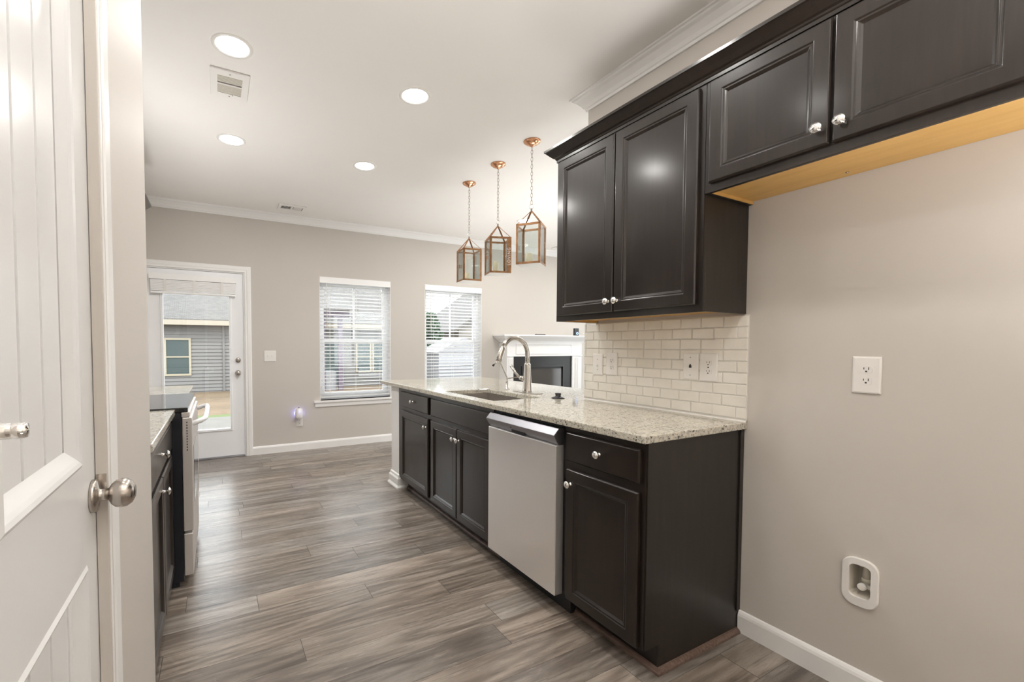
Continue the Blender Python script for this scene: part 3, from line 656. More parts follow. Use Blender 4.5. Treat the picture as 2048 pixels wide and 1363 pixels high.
# plug-in freshener with a faint blue glow
t = thing('plug_in_freshener', (.834, YB-.04, .43), 'white plug-in air freshener glowing faint blue on the back wall', 'air freshener')
part('housing', MB().lathe([(.030, 0), (.040, .006), (.043, .030), (.043, .075), (.040, .108), (.026, .122), (0, .124)], (.834, YB-.058, .385), 'Z', 24), 'plastic_white', t)
part('glow_ring', MB().lathe([(.044, 0), (.047, .006), (.047, .024), (.044, .030)], (.834, YB-.014, .445), '-Y', 24).lathe([(.044, 0), (.020, .002)], (.834, YB-.014, .445), 'Y', 24), 'blue_glow', t, label='blue light ring')
part('plug_prongs', MB().box(.826, .842, YB-.030, YB-.010, .360, .392), 'plastic_white', t)
part('nozzle', MB().lathe([(.010, 0), (.008, .008), (0, .009)], (.834, YB-.058, .508)), 'slot', t)
gl = bpy.data.lights.new('freshener_glow', 'POINT'); gl.energy = .16; gl.color = (.35, .35, 1); gl.shadow_soft_size = .03
go = link(bpy.data.objects.new('freshener_glow', gl)); go.location = (.834, YB-.115, .47); go.parent = None
gl.energy = .035

# ------------------------------------------------------------------ recessed water supply box
t = thing('water_supply_box', (XW, .662, .40), 'white recessed water valve box low on the right wall', 'water box')
def superel(u0, u1, z0, z1, r, n=6):
    p = []
    for cx_, cz_, a0 in ((u1-r, z1-r, 0), (u0+r, z1-r, 90), (u0+r, z0+r, 180), (u1-r, z0+r, 270)):
        for i in range(n+1):
            a = R(a0+90*i/n); p.append((cx_+r*math.cos(a), cz_+r*math.sin(a)))
    return p
def loftX(loops, close_last=True, close_first=False):
    mb = MB(); n = len(loops[0][0]); vs = []; fs = []
    for lp, x in loops: vs += [(x, u, v) for u, v in lp]
    for i in range(len(loops)-1):
        for k in range(n): fs.append((i*n+k, i*n+(k+1) % n, (i+1)*n+(k+1) % n, (i+1)*n+k))
    if close_last: fs.append(tuple(range((len(loops)-1)*n, len(loops)*n)))
    return mb.add(vs, fs)
o_ = (.612, .714, .320, .492); i_ = (.634, .692, .353, .467)
part('frame', loftX([(superel(*o_, .038), XW-.0003), (superel(*o_, .038), XW-.007), (superel(o_[0]+.003, o_[1]-.003, o_[2]+.003, o_[3]-.003, .036), XW-.009), (superel(i_[0]-.001, i_[1]+.001, i_[2]-.001, i_[3]+.001, .016), XW-.009), (superel(*i_, .016), XW-.006), (superel(*i_, .016), XW-.0003)], False), 'plastic_white', t)
part('recess', loftX([(superel(*i_, .015), XW), (superel(*i_, .015), XW+.075)], True), 'pipe_plastic', t)
part('supply_pipe', MB().tube([(XW+.045, .660, .466), (XW+.045, .660, .445), (XW+.043, .661, .405)], .0115, 14).lathe([(.0135, 0), (.0135, .012), (.010, .014)], (XW+.043, .661, .397), 'Z', 14), 'pipe_plastic', t)
part('valve', MB().lathe([(.009, 0), (.0125, .004), (.0125, .018), (.008, .020)], (XW+.030, .664, .385), '-X', 14).tube([(XW+.043, .661, .402), (XW+.040, .662, .385), (XW+.040, .636, .380)], .010, 12), 'plastic_white', t)

# ------------------------------------------------------------------ wall cabinets
XU = 1.684; ZU = 1.373; ZTOP = 2.262
def wall_cab(y0, y1, z0, label):
    t = thing('wall_cabinet', (XU+.15, (y0+y1)/2, z0), label, 'cabinet', 'dark wall cabinets on the right')
    part('cabinet_body', MB().box(XU+.018, XW-.0015, y0, y0+.014, z0+.002, ZTOP).box(XU+.018, XW-.0015, y1-.014, y1, z0, ZTOP)
         .cells([y0, y0+.022, y1-.022, y1], [z0, z0+.024, ZTOP-.01, ZTOP], lambda u, v: True, XU, XU+.018, lambda u, v, w: (w, u, v)), 'espresso_side' if z0 < 1.5 else 'espresso_side', t, .001, 'dark stained sides')
    part('underside', MB().box(XU+.018, XW-.0015, y0+.014, y1-.014, z0+.014, z0+.022).box(XU+.0175, XU+.0185, y0+.014, y1-.014, z0+.001, z0+.014).box(XU+.019, XW-.003, y1-.0150, y1-.0142, z0+.001, z0+.014), 'maple', t, 0, 'unfinished honey coloured underside')
    part('face_frame', MB().box(XU-.0005, XU+.003, y0, y1, z0, ZTOP), 'espresso', t)
    return t
t = wall_cab(1.065, 1.903, ZU, 'dark two door wall cabinet hanging above the tile backsplash')
d1 = front('door', t, XU, 1.497, 1.882, 1.402, 2.240); knob(d1, XU-.019, 1.520, 1.452)
d2 = front('door', t, XU, 1.086, 1.490, 1.402, 2.240); knob(d2, XU-.019, 1.468, 1.452)
for y in (1.30, 1.55, 1.75): part('screw_head', MB().lathe([(.005, 0), (.005, .003), (0, .004)], (XU+.04, y, ZU+.014), '-Z', 10), 'nickel', t)
t = wall_cab(.262, 1.063, 1.828, 'dark short two door wall cabinet above the empty fridge space')
d1 = front('door', t, XU, .667, 1.043, 1.860, 2.240); knob(d1, XU-.019, .692, 1.912)
d2 = front('door', t, XU, .283, .660, 1.860, 2.240); knob(d2, XU-.019, .634, 1.912)
part('screw_head', MB().lathe([(.005, 0), (.005, .003), (0, .004)], (XW-.05, .72, 1.842), '-Z', 10), 'nickel', t)
# cabinet crown
kc = [(0, 0), (.006, 0), (.006, .012), (.010, .016), (.012, .022), (.020, .026), (.034, .040), (.050, .058), (.056, .060), (.056, .072), (0, .072)]
zk = 2.249
mb = MB().prism(kc, .262, lambda p, q: 1.903+p, lambda p, q, a: (XU-p, a, zk+q)); mb.prism(kc, lambda p, q: XU-p, XW-.002, lambda p, q, a: (a, 1.903+p, zk+q))
mb.box(XU+.001, XW-.002, .262, 1.902, zk+.045, zk+.060)
o = part('cabinet_crown', mb, 'espresso'); tag(o, 'dark stepped crown moulding along the tops of the wall cabinets', 'crown moulding')

# ------------------------------------------------------------------ left run: base cabinet, counter, range
XL = -.221
t = thing('base_cabinet', (XL-.3, 2.14, 0), 'dark base cabinet with drawer over two doors left of the aisle beside the range', 'cabinet')
part('cabinet_body', MB().box(-.848, XL, 1.712, 2.575, .105, ZT-.001).box(-.848, XL-.077, 1.712, 2.575, .001, .105), 'espresso', t, .001)
dr = front('drawer', t, XL, 1.735, 2.553, .729, .856, 1, DRAWP); knob(dr, XL+.019, 2.075, .800, 1)
dd = front('door', t, XL, 1.735, 2.128, .108, .697, 1); knob(dd, XL+.019, 2.085, .648, 1)
dd = front('door', t, XL, 2.136, 2.553, .108, .697, 1)
o = part('countertop', MB().box(-.848, -.190, 1.712, 2.582, ZT, .914), 'granite', None, .004); tag(o, 'granite countertop left of the aisle, near side of the range', 'countertop')
t = thing('base_cabinet', (XL-.3, 3.75, 0), 'dark base cabinet beyond the range near the back door', 'cabinet')
part('cabinet_body', MB().box(-.848, XL, 3.362, 4.10, .105, ZT-.001).box(-.848, XL-.077, 3.362, 4.10, .001, .105), 'espresso', t, .001)
dr = front('drawer', t, XL, 3.385, 4.075, .729, .856, 1, DRAWP); dd = front('door', t, XL, 3.385, 3.725, .108, .697, 1); dd = front('door', t, XL, 3.733, 4.075, .108, .697, 1)
o = part('countertop', MB().box(-.848, -.172, 3.358, 4.115, ZT, .914), 'granite', None, .004); tag(o, 'granite countertop left of the aisle, beyond the range', 'countertop')
t = thing('kitchen_range', (-.5, 2.97, 0), 'stainless steel electric range seen edge on at left with a curved bar handle', 'range')
ry0, ry1 = 2.588, 3.352
mb = MB().box(-.845, -.165, ry0, ry1, .03, .895)
for i in range(4): mb.box(-.20-.022*i-.008, -.20-.022*i, ry0-.002, ry0, .05, .86)
part('range_body', mb, 'range_black', t, .003)
part('cooktop', MB().box(-.845, -.135, ry0-.002, ry1+.002, .896, .921), 'cooktop_glass', t, .004)
part('oven_door', MB().box(-.163, -.118, ry0+.004, ry1-.004, .285, .870), 'stainless', t, .004)
mb = MB()
for i in range(11): mb.box(-.1425, -.1385, ry0+.0015, ry0+.0035, .70+i*.014, .708+i*.014)
part('vent_slots', mb, 'black_gap', t)
part('oven_window', MB().box(-.119, -.1165, ry0+.12, ry1-.12, .40, .70), 'cooktop_glass', t)
part('storage_drawer', MB().box(-.163, -.122, ry0+.004, ry1-.004, .055, .272), 'stainless', t, .004)
part('front_rail', MB().box(-.165, -.128, ry0+.001, ry1-.001, .872, .897), 'stainless', t, .003)
hp = [(-.118, ry0+.06, .828), (-.080, ry0+.062, .842), (-.062, ry0+.10, .848)]+[(-.058, ry0+.10+(ry1-ry0-.2)*i/6, .850) for i in range(1, 6)]+[(-.062, ry1-.10, .848), (-.080, ry1-.062, .842), (-.118, ry1-.06, .828)]
part('oven_handle', MB().tube(hp, .013, 14), 'back_door_white', t, label='white curved bar handle')
part('foot', MB().box(-.25, -.185, ry0+.01, ry0+.06, .001, .03), 'range_black', t); part('foot', MB().box(-.25, -.185, ry1-.06, ry1-.01, .001, .03), 'range_black', t)
part('backguard', MB().box(-.845, -.78, ry0, ry1, .921, 1.06), 'stainless', t, .006)
# left wall cabinets (only the crown tip is seen past the wall end)
t = thing('wall_cabinet', (-.70, 3.2, ZU), 'dark wall cabinet on the left wall, only its crown tip showing past the wall end', 'cabinet')
part('cabinet_body', MB().box(-.849, -.49, 1.712, 2.575, ZU, 2.262).box(-.849, -.49, 2.576, 3.36, 1.80, 2.262).box(-.849, -.49, 3.361, 4.10, ZU, 2.262), 'espresso', t, .001)
part('crown', MB().prism(kc, 1.712, lambda p, q: 4.10+p, lambda p, q, a: (-.49+p, a, zk+q)).prism(kc, -.849, lambda p, q: -.49+p, lambda p, q, a: (a, 4.10+p, zk+q)), 'espresso', t)
for a, b_, z in ((1.735, 2.14, 1.40), (2.15, 2.555, 1.40), (2.60, 2.96, 1.83), (2.97, 3.335, 1.83), (3.385, 3.72, 1.40), (3.73, 4.08, 1.40)): front('door', t, -.49, a, b_, z, 2.24, 1)

# ------------------------------------------------------------------ ceiling: recessed lights, vents
LM = {}
def can_light(x, y, label, first=[None]):
    if first[0] is None:
        t = thing('recessed_light', (x, y, ZC), label, 'ceiling light', 'recessed ceiling lights')
        part('trim_ring', MB().lathe([(.096, -.0003), (.095, -.004), (.082, -.007), (.076, -.004), (.074, -.0003)], (0, 0, 0), 'Z', 36, False), 'plastic_white', t, local=True)
        part('lens', MB().lathe([(.077, -.0012), (.077, -.0035), (.05, -.0045), (0, -.005)], (0, 0, 0), 'Z', 36), 'lamp_glow', t, local=True); first[0] = t
    else:
        t = copy_tree(first[0]); t.location = (x, y, ZC); t['label'] = label
    l = bpy.data.lights.new('recessed_lamp', 'AREA'); l.shape = 'DISK'; l.size = .15; l.energy = LAMP_W*(1 if y > 3 else .55 if y > 2 else .42 if x > .5 else .08); l.color = (1, .97, .93); l.spread = R(180)
    o = link(bpy.data.objects.new('recessed_lamp', l)); o.location = (x, y, ZC-.012)
for x, y, lb in ((.090, 2.494, 'bright recessed ceiling light largest in the picture, beside the square vent'), (1.065, 2.464, 'recessed ceiling light alone in the middle of the kitchen ceiling'),
                 (.115, 3.609, 'recessed ceiling light behind the square vent, left of the next one'), (1.102, 3.600, 'small recessed ceiling light nearest the back wall windows'),
                 (3.254, 4.245, 'recessed ceiling light half hidden behind the lantern nearest the cabinets'),
                 (.09, 1.36, 'recessed ceiling light above the aisle, out of frame'), (1.065, 1.36, 'recessed ceiling light before the wall cabinets, out of frame'),
                 (.09, .2, 'recessed ceiling light over the viewer, out of frame'), (1.065, .2, 'recessed ceiling light beside the fridge space, out of frame'),
                 (5.0, 4.245, 'added unseen ceiling light over the fireplace side of the living area'), (3.254, 2.4, 'added unseen ceiling light in the near part of the living area'), (5.0, 2.4, 'added unseen ceiling light at the far side of the living area')):  # these three lamps are unseen, added to light the living area
    can_light(x, y, lb)
t = thing('ceiling_vent', (.088, 2.855, ZC), 'square white slatted ceiling vent beside the largest recessed light', 'vent')
vx0, vx1, vy0, vy1 = -.012, .184, 2.715, 3.000
part('vent_frame', MB().cells([vx0, vx0+.036, vx1-.036, vx1], [vy0, vy0+.055, (vy0+vy1)/2-.006, (vy0+vy1)/2+.006, vy1-.045, vy1], lambda u, v: not (vx0+.036 < u < vx1-.036 and (vy0+.055 < v < (vy0+vy1)/2-.006 or (vy0+vy1)/2+.006 < v < vy1-.045)), ZC-.010, ZC-.0003, lambda u, v, w: (u, v, w)), 'plastic_white', t, .002)
part('vent_backing', MB().box(vx0+.03, vx1-.03, vy0+.05, vy1-.04, ZC-.0030, ZC-.0006), 'slot', t)
mb = MB(); y = vy0+.060
while y < vy1-.048:
    if abs(y-(vy0+vy1)/2) > .010: mb.bar((vx0+.036, y, ZC-.006), (vx1-.036, y, ZC-.006), .0075, .0012, (0, .15, 1))
    y += .0125
part('louvres', mb, 'pipe_plastic', t); part('vent_lever', MB().box(.100, .104, vy1-.050, vy1-.030, ZC-.020, ZC-.010), 'plastic_white', t)
part('screw', MB().lathe([(.004, 0), (.004, .002), (0, .003)], (.086, vy0+.028, ZC-.010), '-Z', 10), 'nickel', t); part('screw', MB().lathe([(.004, 0), (.004, .002), (0, .003)], (.086, vy1-.022, ZC-.010), '-Z', 10), 'nickel', t)
def register(x0, x1, y0, y1, label, dark=True):
    t = thing('ceiling_vent', ((x0+x1)/2, (y0+y1)/2, ZC), label, 'vent')
    part('vent_frame', MB().cells([x0, x0+.03, x1-.03, x1], [y0, y0+.05, y1-.05, y1], lambda u, v: not (x0+.03 < u < x1-.03 and y0+.05 < v < y1-.05), ZC-.010, ZC-.0003, lambda u, v, w: (u, v, w)).box((x0+x1)/2-.01, (x0+x1)/2+.01, y0+.05, y1-.05, ZC-.010, ZC-.002), 'plastic_white', t, .002)
    part('vent_backing', MB().box(x0+.02, x1-.02, y0+.04, y1-.04, ZC-.0025, ZC-.0006), 'slot', t)
    mb = MB(); x = x0+.036
    while x < x1-.03:
        if abs(x-(x0+x1)/2) > .012: mb.bar((x, y0+.05, ZC-.006), (x, y1-.05, ZC-.006), .0085 if x < (x0+x1)/2 else .0105, .0012, (.5 if x > (x0+x1)/2 else -.9, 0, 1))
        x += .0125
    part('louvres', mb, 'plastic_white', t)
register(.597, .875, 4.945, 5.150, 'small rectangular ceiling register close to the back wall crown')
register(4.50, 4.78, 5.02, 5.22, 'ceiling register by the back wall seen beside the dark wall cabinet')

# ------------------------------------------------------------------ lantern pendants
def lantern(x, y, ztop, rot, label, wide=False):
    t = thing('lantern_pendant', (x, y, ZC), label, 'pendant light', 'copper lantern pendants over the bar', rot)
    L = lambda mb, n, m, par=t, **k: part(n, mb, m, par, local=True, **k)
    L(MB().lathe([(.062, -.0003), (.062, -.006), (.058, -.010), (.050, -.012), (.046, -.020), (.030, -.028), (.014, -.032), (.010, -.040), (0, -.041)], (0, 0, 0), 'Z', 32), 'canopy', 'copper')
    W = .178; h2 = W/2; zb = 1.828-ZC; zt = 2.118-ZC; za = 2.222-ZC; fw = .015
    # chain links
    mb = MB(); z = -.040; i = 0; zr = za+.050
    n = int(round((zr-.0)/-.0375)); n = max(1, int(round(abs(-.040-zr)/.026)))
    step = abs(-.040-zr)/n
    for i in range(n):
        zc = -.040-step*(i+.5); pts = []
        for k in range(14):
            a = 2*math.pi*k/14; rx = .0075*math.cos(a); rz = (step*.5+.0032)*math.sin(a)
            pts.append((rx, 0, zc+rz) if i % 2 else (0, rx, zc+rz))
        mb.tube(pts, .0014, 6, True)
    L(mb, 'chain', 'chain_metal')
    pts = [(.016*math.cos(2*math.pi*k/18), 0, za+.034+.016*math.sin(2*math.pi*k/18)) for k in range(18)]
    L(MB().tube(pts, .0022, 8, True), 'hanging_ring', 'chrome'); L(MB().lathe([(.006, 0), (.006, .020), (.003, .022)], (0, 0, za-.002), 'Z', 10), 'finial', 'chain_metal')
    mb = MB()
    for sx in (-1, 1):
        for sy in (-1, 1): mb.bar((sx*(h2-.004), sy*(h2-.004), zt-.003), (sx*.003, sy*.003, za), .013, .003, (sx, sy, 1))
    L(mb, 'roof_straps', 'antique_copper')
    mb = MB(); e = h2
    for sx in (-1, 1):
        for sy in (-1, 1):
            wq = fw
            mb.box(sx*e, sx*(e-wq), sy*e, sy*(e-.004), zb, zt); mb.box(sx*e, sx*(e-.004), sy*e, sy*(e-wq), zb, zt)
    for z0, z1 in ((zb, zb+fw), (zt-.016, zt)):
        mb.box(-e, e, -e, -e+.004, z0, z1).box(-e, e, e-.004, e, z0, z1).box(-e, -e+.004, -e, e, z0, z1).box(e-.004, e, -e, e, z0, z1)
    L(mb, 'lantern_frame', 'antique_copper', bevel=.0008)
    L(MB().box(-e+.001, e-.001, -e+.001, e-.001, zb-.001, zb+.003), 'base_plate', 'letter_silver')
    g_ = MB().box(-e+fw, e-fw, -e+.0045, -e+.0060, zb+fw, zt-.016); L(g_, 'glass_pane', 'lantern_glass')
    L(MB().box(-e+fw, e-fw, e-.0060, e-.0045, zb+fw, zt-.016), 'glass_pane', 'lantern_glass')
    L(MB().box(-e+.0045, -e+.0060, -e+fw, e-fw, zb+fw, zt-.016), 'glass_pane', 'lantern_glass'); L(MB().box(e-.0060, e-.0045, -e+fw, e-fw, zb+fw, zt-.016), 'glass_pane', 'lantern_glass')
    if wide:
        sd = L(MB().box(e-.038, e-.001, -e-.001, -e+.003, zb, zt), 'word_plate', 'antique_copper')
        cu = bpy.data.curves.new('lettering', 'FONT'); cu.body = 'LOVING'; cu.size = .034; cu.extrude = .0006; cu.space_character = 1.22; cu.align_x = 'CENTER'; cu.align_y = 'CENTER'
        tmp = bpy.data.objects.new('lettering', cu); C.objects.link(tmp); bpy.context.view_layer.update()
        me = bpy.data.meshes.new_from_object(tmp.evaluated_get(bpy.context.evaluated_depsgraph_get())); bpy.data.objects.remove(tmp)
        me.materials.clear(); me.materials.append(M['letter_silver'])
        lt = mesh_obj('lettering', me, sd, (e-.0195, -e-.0016, (zb+zt)/2-.012)); lt.rotation_euler = (Matrix.Rotation(R(90), 4, 'X') @ Matrix.Rotation(R(90), 4, 'Z')).to_euler(); lt['label'] = 'silver letters reading upwards'
    L(MB().box(-e-.006, -e+.001, -.006, .006, zb+.12, zb+.150), 'door_latch', 'antique_copper')
    return t
lant = [(2.062, 3.522, -8.7, 'lantern pendant farthest from the wall cabinets, lowest in the picture', False, .022, .078), (2.058, 3.047, -18, 'middle lantern pendant with a lettered side plate', True, .0235, .098), (2.047, 2.595, -53.3, 'lantern pendant nearest the dark wall cabinets', False, .026, .083)]
cl = ['ivory candle inside the lantern farthest from the cabinets', 'ivory candle inside the middle lettered lantern', 'ivory candle inside the lantern nearest the cabinets']
for (x, y, r_, lb, wd, cr, ch), cb in zip(lant, cl):
    lantern(x, y, 0, R(r_), lb, wd)
    c_ = thing('candle', (x-.02, y, 1.8315), cb, 'candle', 'candles inside the lanterns')
    part('wax', MB().lathe([(cr, 0), (cr, ch-.003), (cr-.003, ch), (cr-.009, ch-.003), (0, ch-.005)], (0, 0, 0), 'Z', 20), 'candle_wax', c_, local=True)
    part('wick', MB().tube([(0, 0, ch-.006), (.001, 0, ch+.006)], .0009, 6), 'slot', c_, local=True)

# ------------------------------------------------------------------ fireplace on the back wall
yf = 5.2
t = thing('fireplace', (4.4, YB-.1, 0), 'white fireplace surround with black firebox on the back wall behind the faucet', 'fireplace')
mb = MB().box(3.685, 3.800, yf, YB, 0, 1.088).box(4.935, 5.130, yf, YB, 0, 1.088).box(3.685, 5.13, yf, YB, 1.088, 1.31)
for px in (3.70, 4.97):
    for i in range(4): mb.box(px+.012+i*.022, px+.024+i*.022, yf-.006, yf, .16, 1.06)
part('surround', mb, 'trim_white', t, .002)
part('frieze_panel', MB().rings((3.84, 4.92, 1.115, 1.275), [(0, 0), (0, .006), (.012, .010), (.020, .003)], lambda u, v, h: (u, yf-h, v)).box(3.675, 5.14, yf-.010, yf, 1.088, 1.102), 'trim_white', t)
mp_ = [(0, 1.30), (.008, 1.30), (.012, 1.315), (.030, 1.33), (.055, 1.352), (.075, 1.365), (.085, 1.382), (.100, 1.386), (.100, 1.404), (0, 1.404)]
mb = MB().prism(mp_, lambda p, q: 3.665-p, lambda p, q: 5.15+p, lambda p, q, a: (a, yf-p, q)); mb.prism(mp_, lambda p, q: yf-p, YB-.001, lambda p, q, a: (3.665-p, a, q)); mb.prism(mp_, lambda p, q: yf-p, YB-.001, lambda p, q, a: (5.15+p, a, q))
mb.box(3.665, 5.15, yf, YB-.001, 1.31, 1.404); part('mantel_shelf', mb, 'trim_white', t)
part('slate_surround', MB().cells([3.800, 3.965, 4.775, 4.935], [.0, .15, .945, 1.088], lambda u, v: not (3.965 < u < 4.775 and .15 < v < .945), yf+.020, yf+.06, lambda u, v, w: (u, w, v)), 'firebox', t)
part('firebox_frame', MB().cells([3.965, 3.985, 4.755, 4.775], [.15, .17, .925, .945], lambda u, v: not (3.985 < u < 4.755 and .17 < v < .925), yf+.012, yf+.03, lambda u, v, w: (u, w, v)), 'firebox_metal', t)
part('firebox_louvre', MB().box(3.985, 4.755, yf+.030, yf+.050, .895, .925), 'black_gap', t)
part('firebox_glass', MB().box(3.985, 4.755, yf+.034, yf+.038, .17, .895), 'firebox_glass', t)
c = thing('smart_camera', (4.977, yf-.03, 1.404), 'small black box with a blue ring light on the fireplace mantel', 'camera')
part('housing', MB().box(4.930, 5.022, yf-.045, yf-.015, 1.4045, 1.520), 'black_plastic', c, .004)
part('ring_light', MB().lathe([(.020, 0), (.020, .003), (.013, .003), (.013, 0)], (4.986, yf-.045, 1.440), '-Y', 24, False), 'blue_led', c, label='blue ring light')
part('power_cord', MB().tube([(5.022, yf-.03, 1.445), (5.07, yf-.04, 1.450), (5.10, yf-.09, 1.428), (5.125, yf-.118, 1.395), (5.130, yf-.118, 1.28), (5.132, yf-.06, 1.15), (5.133, yf-.035, .80), (5.135, yf-.03, .30), (5.137, yf-.03, .10), (5.14, yf-.03, .01)], .0045, 8), 'plastic_white', c, label='white cord')
o = part('remote_control', MB().box(4.20, 4.375, yf-.02, yf+.02, 1.4045, 1.420), 'black_plastic', None, .004); tag(o, 'flat black remote lying on the fireplace mantel', 'remote')

# ------------------------------------------------------------------ outside
ground = MB()
ground.add([(-40, 9.9, -.17), (60, 9.9, -.17), (60, 20.0, -.62), (-40, 20.0, -.62), (60, 90, -.7), (-40, 90, -.7)], [(0, 1, 2, 3), (3, 2, 4, 5)])
struct('ground', ground, 'straw', label='dry straw covered yard beyond the patio', cat='yard')
struct('patio', MB().box(-6, 6, 5.55, 9.55, -.35, -.14), 'concrete', label='concrete patio outside the back door', cat='patio')
mb = MB().box(-40, 60, 9.56, 9.95, -.4, -.150); o = part('grass_strip', mb, 'grass'); tag(o, 'thin strip of green grass beyond the patio', 'grass', kind='stuff')
YH = 20.1
def lap(mb, x0, x1, y, z0, z1, e=.14):
    z = z0
    while z < z1:
        zt = min(z+e, z1); mb.add([(x0, y-.035, z), (x1, y-.035, z), (x1, y, zt), (x0, y, zt), (x0, y+.02, z), (x1, y+.02, z), (x1, y+.02, zt), (x0, y+.02, zt)],
                                  [(0, 1, 2, 3), (4, 7, 6, 5), (0, 4, 5, 1), (0, 3, 7, 4), (1, 5, 6, 2), (3, 2, 6, 7)]); z += e
    return mb
def hwin(t, x0, x1, z0, z1, y, mull=0, m='window_trim_beige'):
    w = .075
    us = [x0, x0+w, x1-w, x1]; zm = (z0+z1)/2
    fr = MB().cells(us, [z0, z0+w, zm-.025, zm+.025, z1-w, z1], lambda u, v: not (x0+w < u < x1-w and (z0+w < v < zm-.025 or zm+.025 < v < z1-w)), y-.07, y-.012, lambda u, v, w_: (u, w_, v))
    o = part('window', fr, m, t); part('pane', MB().box(x0+w, x1-w, y-.035, y-.030, z0+w, z1-w), 'dark_pane', o)
t = thing('neighbor_house', (0, YH, -.62), 'grey sided house with shingled roof seen through the back door glass', 'house')
part('siding', lap(MB(), -7, 7.6, YH, -.85, 2.16), 'siding', t)
part('wall_core', MB().box(-7, 7.6, YH+.021, YH+6, -.85, 2.16), 'siding', t)
part('roof', MB().add([(-7.4, YH-.45, 2.20), (8.0, YH-.45, 2.20), (8.0, YH+4, 4.7), (-7.4, YH+4, 4.7), (-7.4, YH-.45, 2.26), (8.0, YH-.45, 2.26), (8.0, YH+4, 4.78), (-7.4, YH+4, 4.78), (-7.4, YH+8.4, 2.2), (8, YH+8.4, 2.2)], [(0, 1, 5, 4), (4, 5, 6, 7), (0, 3, 2, 1), (1, 2, 6, 5), (0, 4, 7, 3), (7, 6, 9, 8)]), 'shingle', t)
part('fascia', MB().box(-7.4, 8.0, YH-.50, YH-.45, 2.03, 2.22).box(-7.4, 8, YH-.45, YH, 2.03, 2.06), 'fascia', t)
hwin(t, -1.80, -.90, .06, 1.53, YH); hwin(t, 5.68, 6.42, .02, 1.47, YH); hwin(t, 6.47, 7.20, .02, 1.47, YH)
part('downspout', MB().box(.20, .28, YH-.09, YH-.02, -.6, 2.05), 'siding', t)
part('porch_door', MB().box(4.15, 5.0, YH-.06, YH-.02, -.5, 1.45), 'dark_pane', t); part('porch_door_frame', MB().box(4.05, 4.15, YH-.07, YH-.02, -.5, 1.55).box(5.0, 5.1, YH-.07, YH-.02, -.5, 1.55), 'vinyl_fence', t)
# covered porch in front of that house
t = thing('porch', (4.6, 17.2, -.5), 'covered porch with dark posts seen through the window nearer the back door', 'porch')
part('post', MB().box(3.50, 3.66, 17.1, 17.26, -.55, 2.35), 'plum_post', t); part('post', MB().box(4.17, 4.33, 17.1, 17.26, -.55, 2.35), 'plum_post', t)
part('beam', MB().box(3.0, 4.6, 17.08, 17.28, 2.35, 2.62), 'plum_post', t); part('porch_roof', MB().add([(2.6, 16.8, 2.62), (4.9, 16.8, 2.62), (4.9, 19.5, 3.3), (2.6, 19.5, 3.3), (2.6, 16.8, 2.70), (4.9, 16.8, 2.70), (4.9, 19.5, 3.38), (2.6, 19.5, 3.38)], [(0, 3, 2, 1), (4, 5, 6, 7), (0, 1, 5, 4), (1, 2, 6, 5), (2, 3, 7, 6), (3, 0, 4, 7)]), 'shingle', t)
part('step_box', MB().box(3.72, 4.12, 17.3, 18.0, -.58, .25), 'vinyl_fence', t)
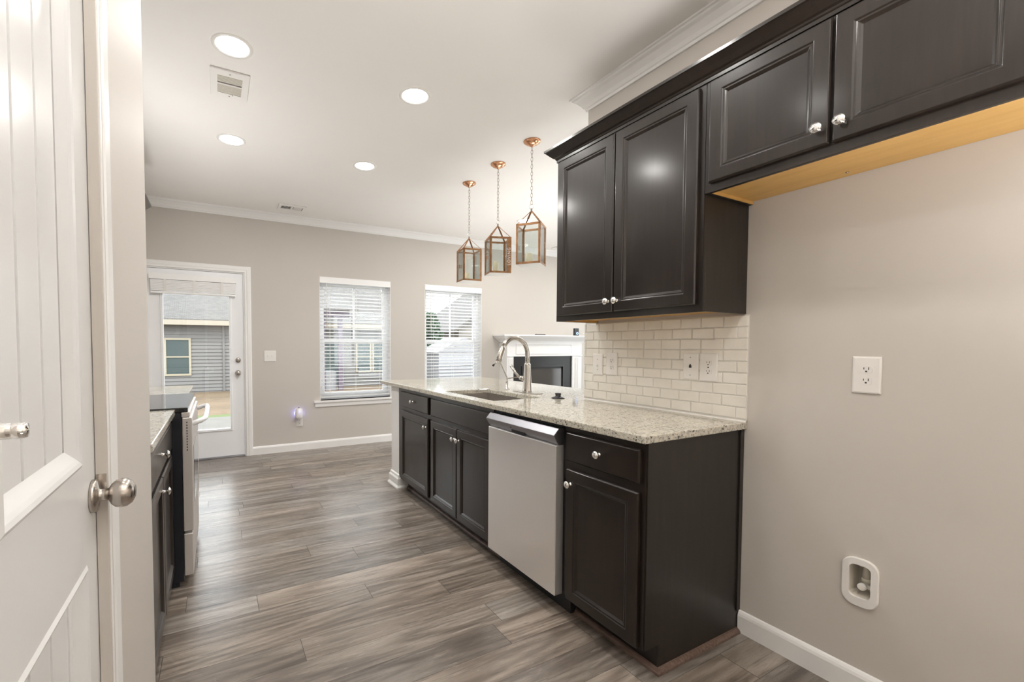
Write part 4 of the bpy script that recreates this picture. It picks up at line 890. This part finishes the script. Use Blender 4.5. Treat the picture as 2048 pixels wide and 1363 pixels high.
# second house
t = thing('neighbor_house', (13, 22, -.62), 'pale gabled house seen through the window nearer the fireplace', 'house')
part('siding', lap(MB(), 12.2, 20, 22, -.7, 2.35), 'shed_siding', t); part('wall_core', MB().box(12.2, 20, 22.02, 28, -.7, 2.35), 'shed_siding', t)
part('gable', MB().add([(12.2, 21.98, 2.35), (20, 21.98, 2.35), (16.1, 21.98, 5.0), (12.2, 22.1, 2.35), (20, 22.1, 2.35), (16.1, 22.1, 5.0)], [(0, 1, 2), (5, 4, 3), (0, 3, 4, 1), (1, 4, 5, 2), (2, 5, 3, 0)]), 'siding', t)
part('roof', MB().add([(11.7, 21.5, 2.15), (16.1, 21.5, 5.15), (16.1, 28, 5.15), (11.7, 28, 2.15), (11.7, 21.5, 2.0), (16.1, 21.5, 5.0), (16.1, 28, 5.0), (11.7, 28, 2.0), (20.5, 21.5, 2.15), (20.5, 28, 2.15)], [(0, 1, 2, 3), (4, 7, 6, 5), (0, 4, 5, 1), (1, 8, 9, 2), (0, 3, 7, 4)]), 'shingle', t)
# white vinyl fence / shed
t = thing('garden_shed', (8.9, 16, -.5), 'small pale shed with a low gable seen through the window nearer the fireplace', 'shed')
part('siding', lap(MB(), 7.95, 10.3, 16, -.55, .98, .14), 'vinyl_fence', t); part('wall_core', MB().box(7.95, 10.3, 16.02, 17.8, -.55, .98), 'vinyl_fence', t)
part('gable', MB().add([(7.85, 15.95, .98), (10.4, 15.95, .98), (9.12, 15.95, 1.62), (7.85, 17.8, .98), (10.4, 17.8, .98), (9.12, 17.8, 1.62)], [(0, 1, 2), (5, 4, 3), (0, 3, 4, 1), (1, 4, 5, 2), (2, 5, 3, 0)]), 'vinyl_fence', t)
def tree(x, y, z0, h, r, label, seed):
    rnd = random.Random(seed); t = thing('evergreen_tree', (x, y, z0), label, 'tree', None)
    part('trunk', MB().lathe([(r*.14, 0), (r*.09, h*.5), (.01, h*.95)], (0, 0, 0), 'Z', 10), 'bark', t, local=True)
    mb = MB()
    for i in range(4000):
        k = rnd.random()**.8; zz = h*(.10+.88*k); rr = r*(1-k*.85)*math.sqrt(rnd.random()); a = rnd.random()*6.283
        p = Vector((rr*math.cos(a), rr*math.sin(a), zz)); s_ = r*.085
        q = [p+Vector([rnd.uniform(-1, 1)*s_ for _ in range(3)]) for _ in range(3)]; mb.add(q, [(0, 1, 2)])
    part('foliage', mb, 'leaf_dark', t, local=True)
tree(9.7, 20.5, -.65, 3.6, 1.5, 'dark bushy tree beyond the shed in the window nearer the fireplace', 1)
tree(7.35, 16.6, -.6, 2.1, .35, 'narrow dark shrub beside the shed in the window nearer the fireplace', 2)
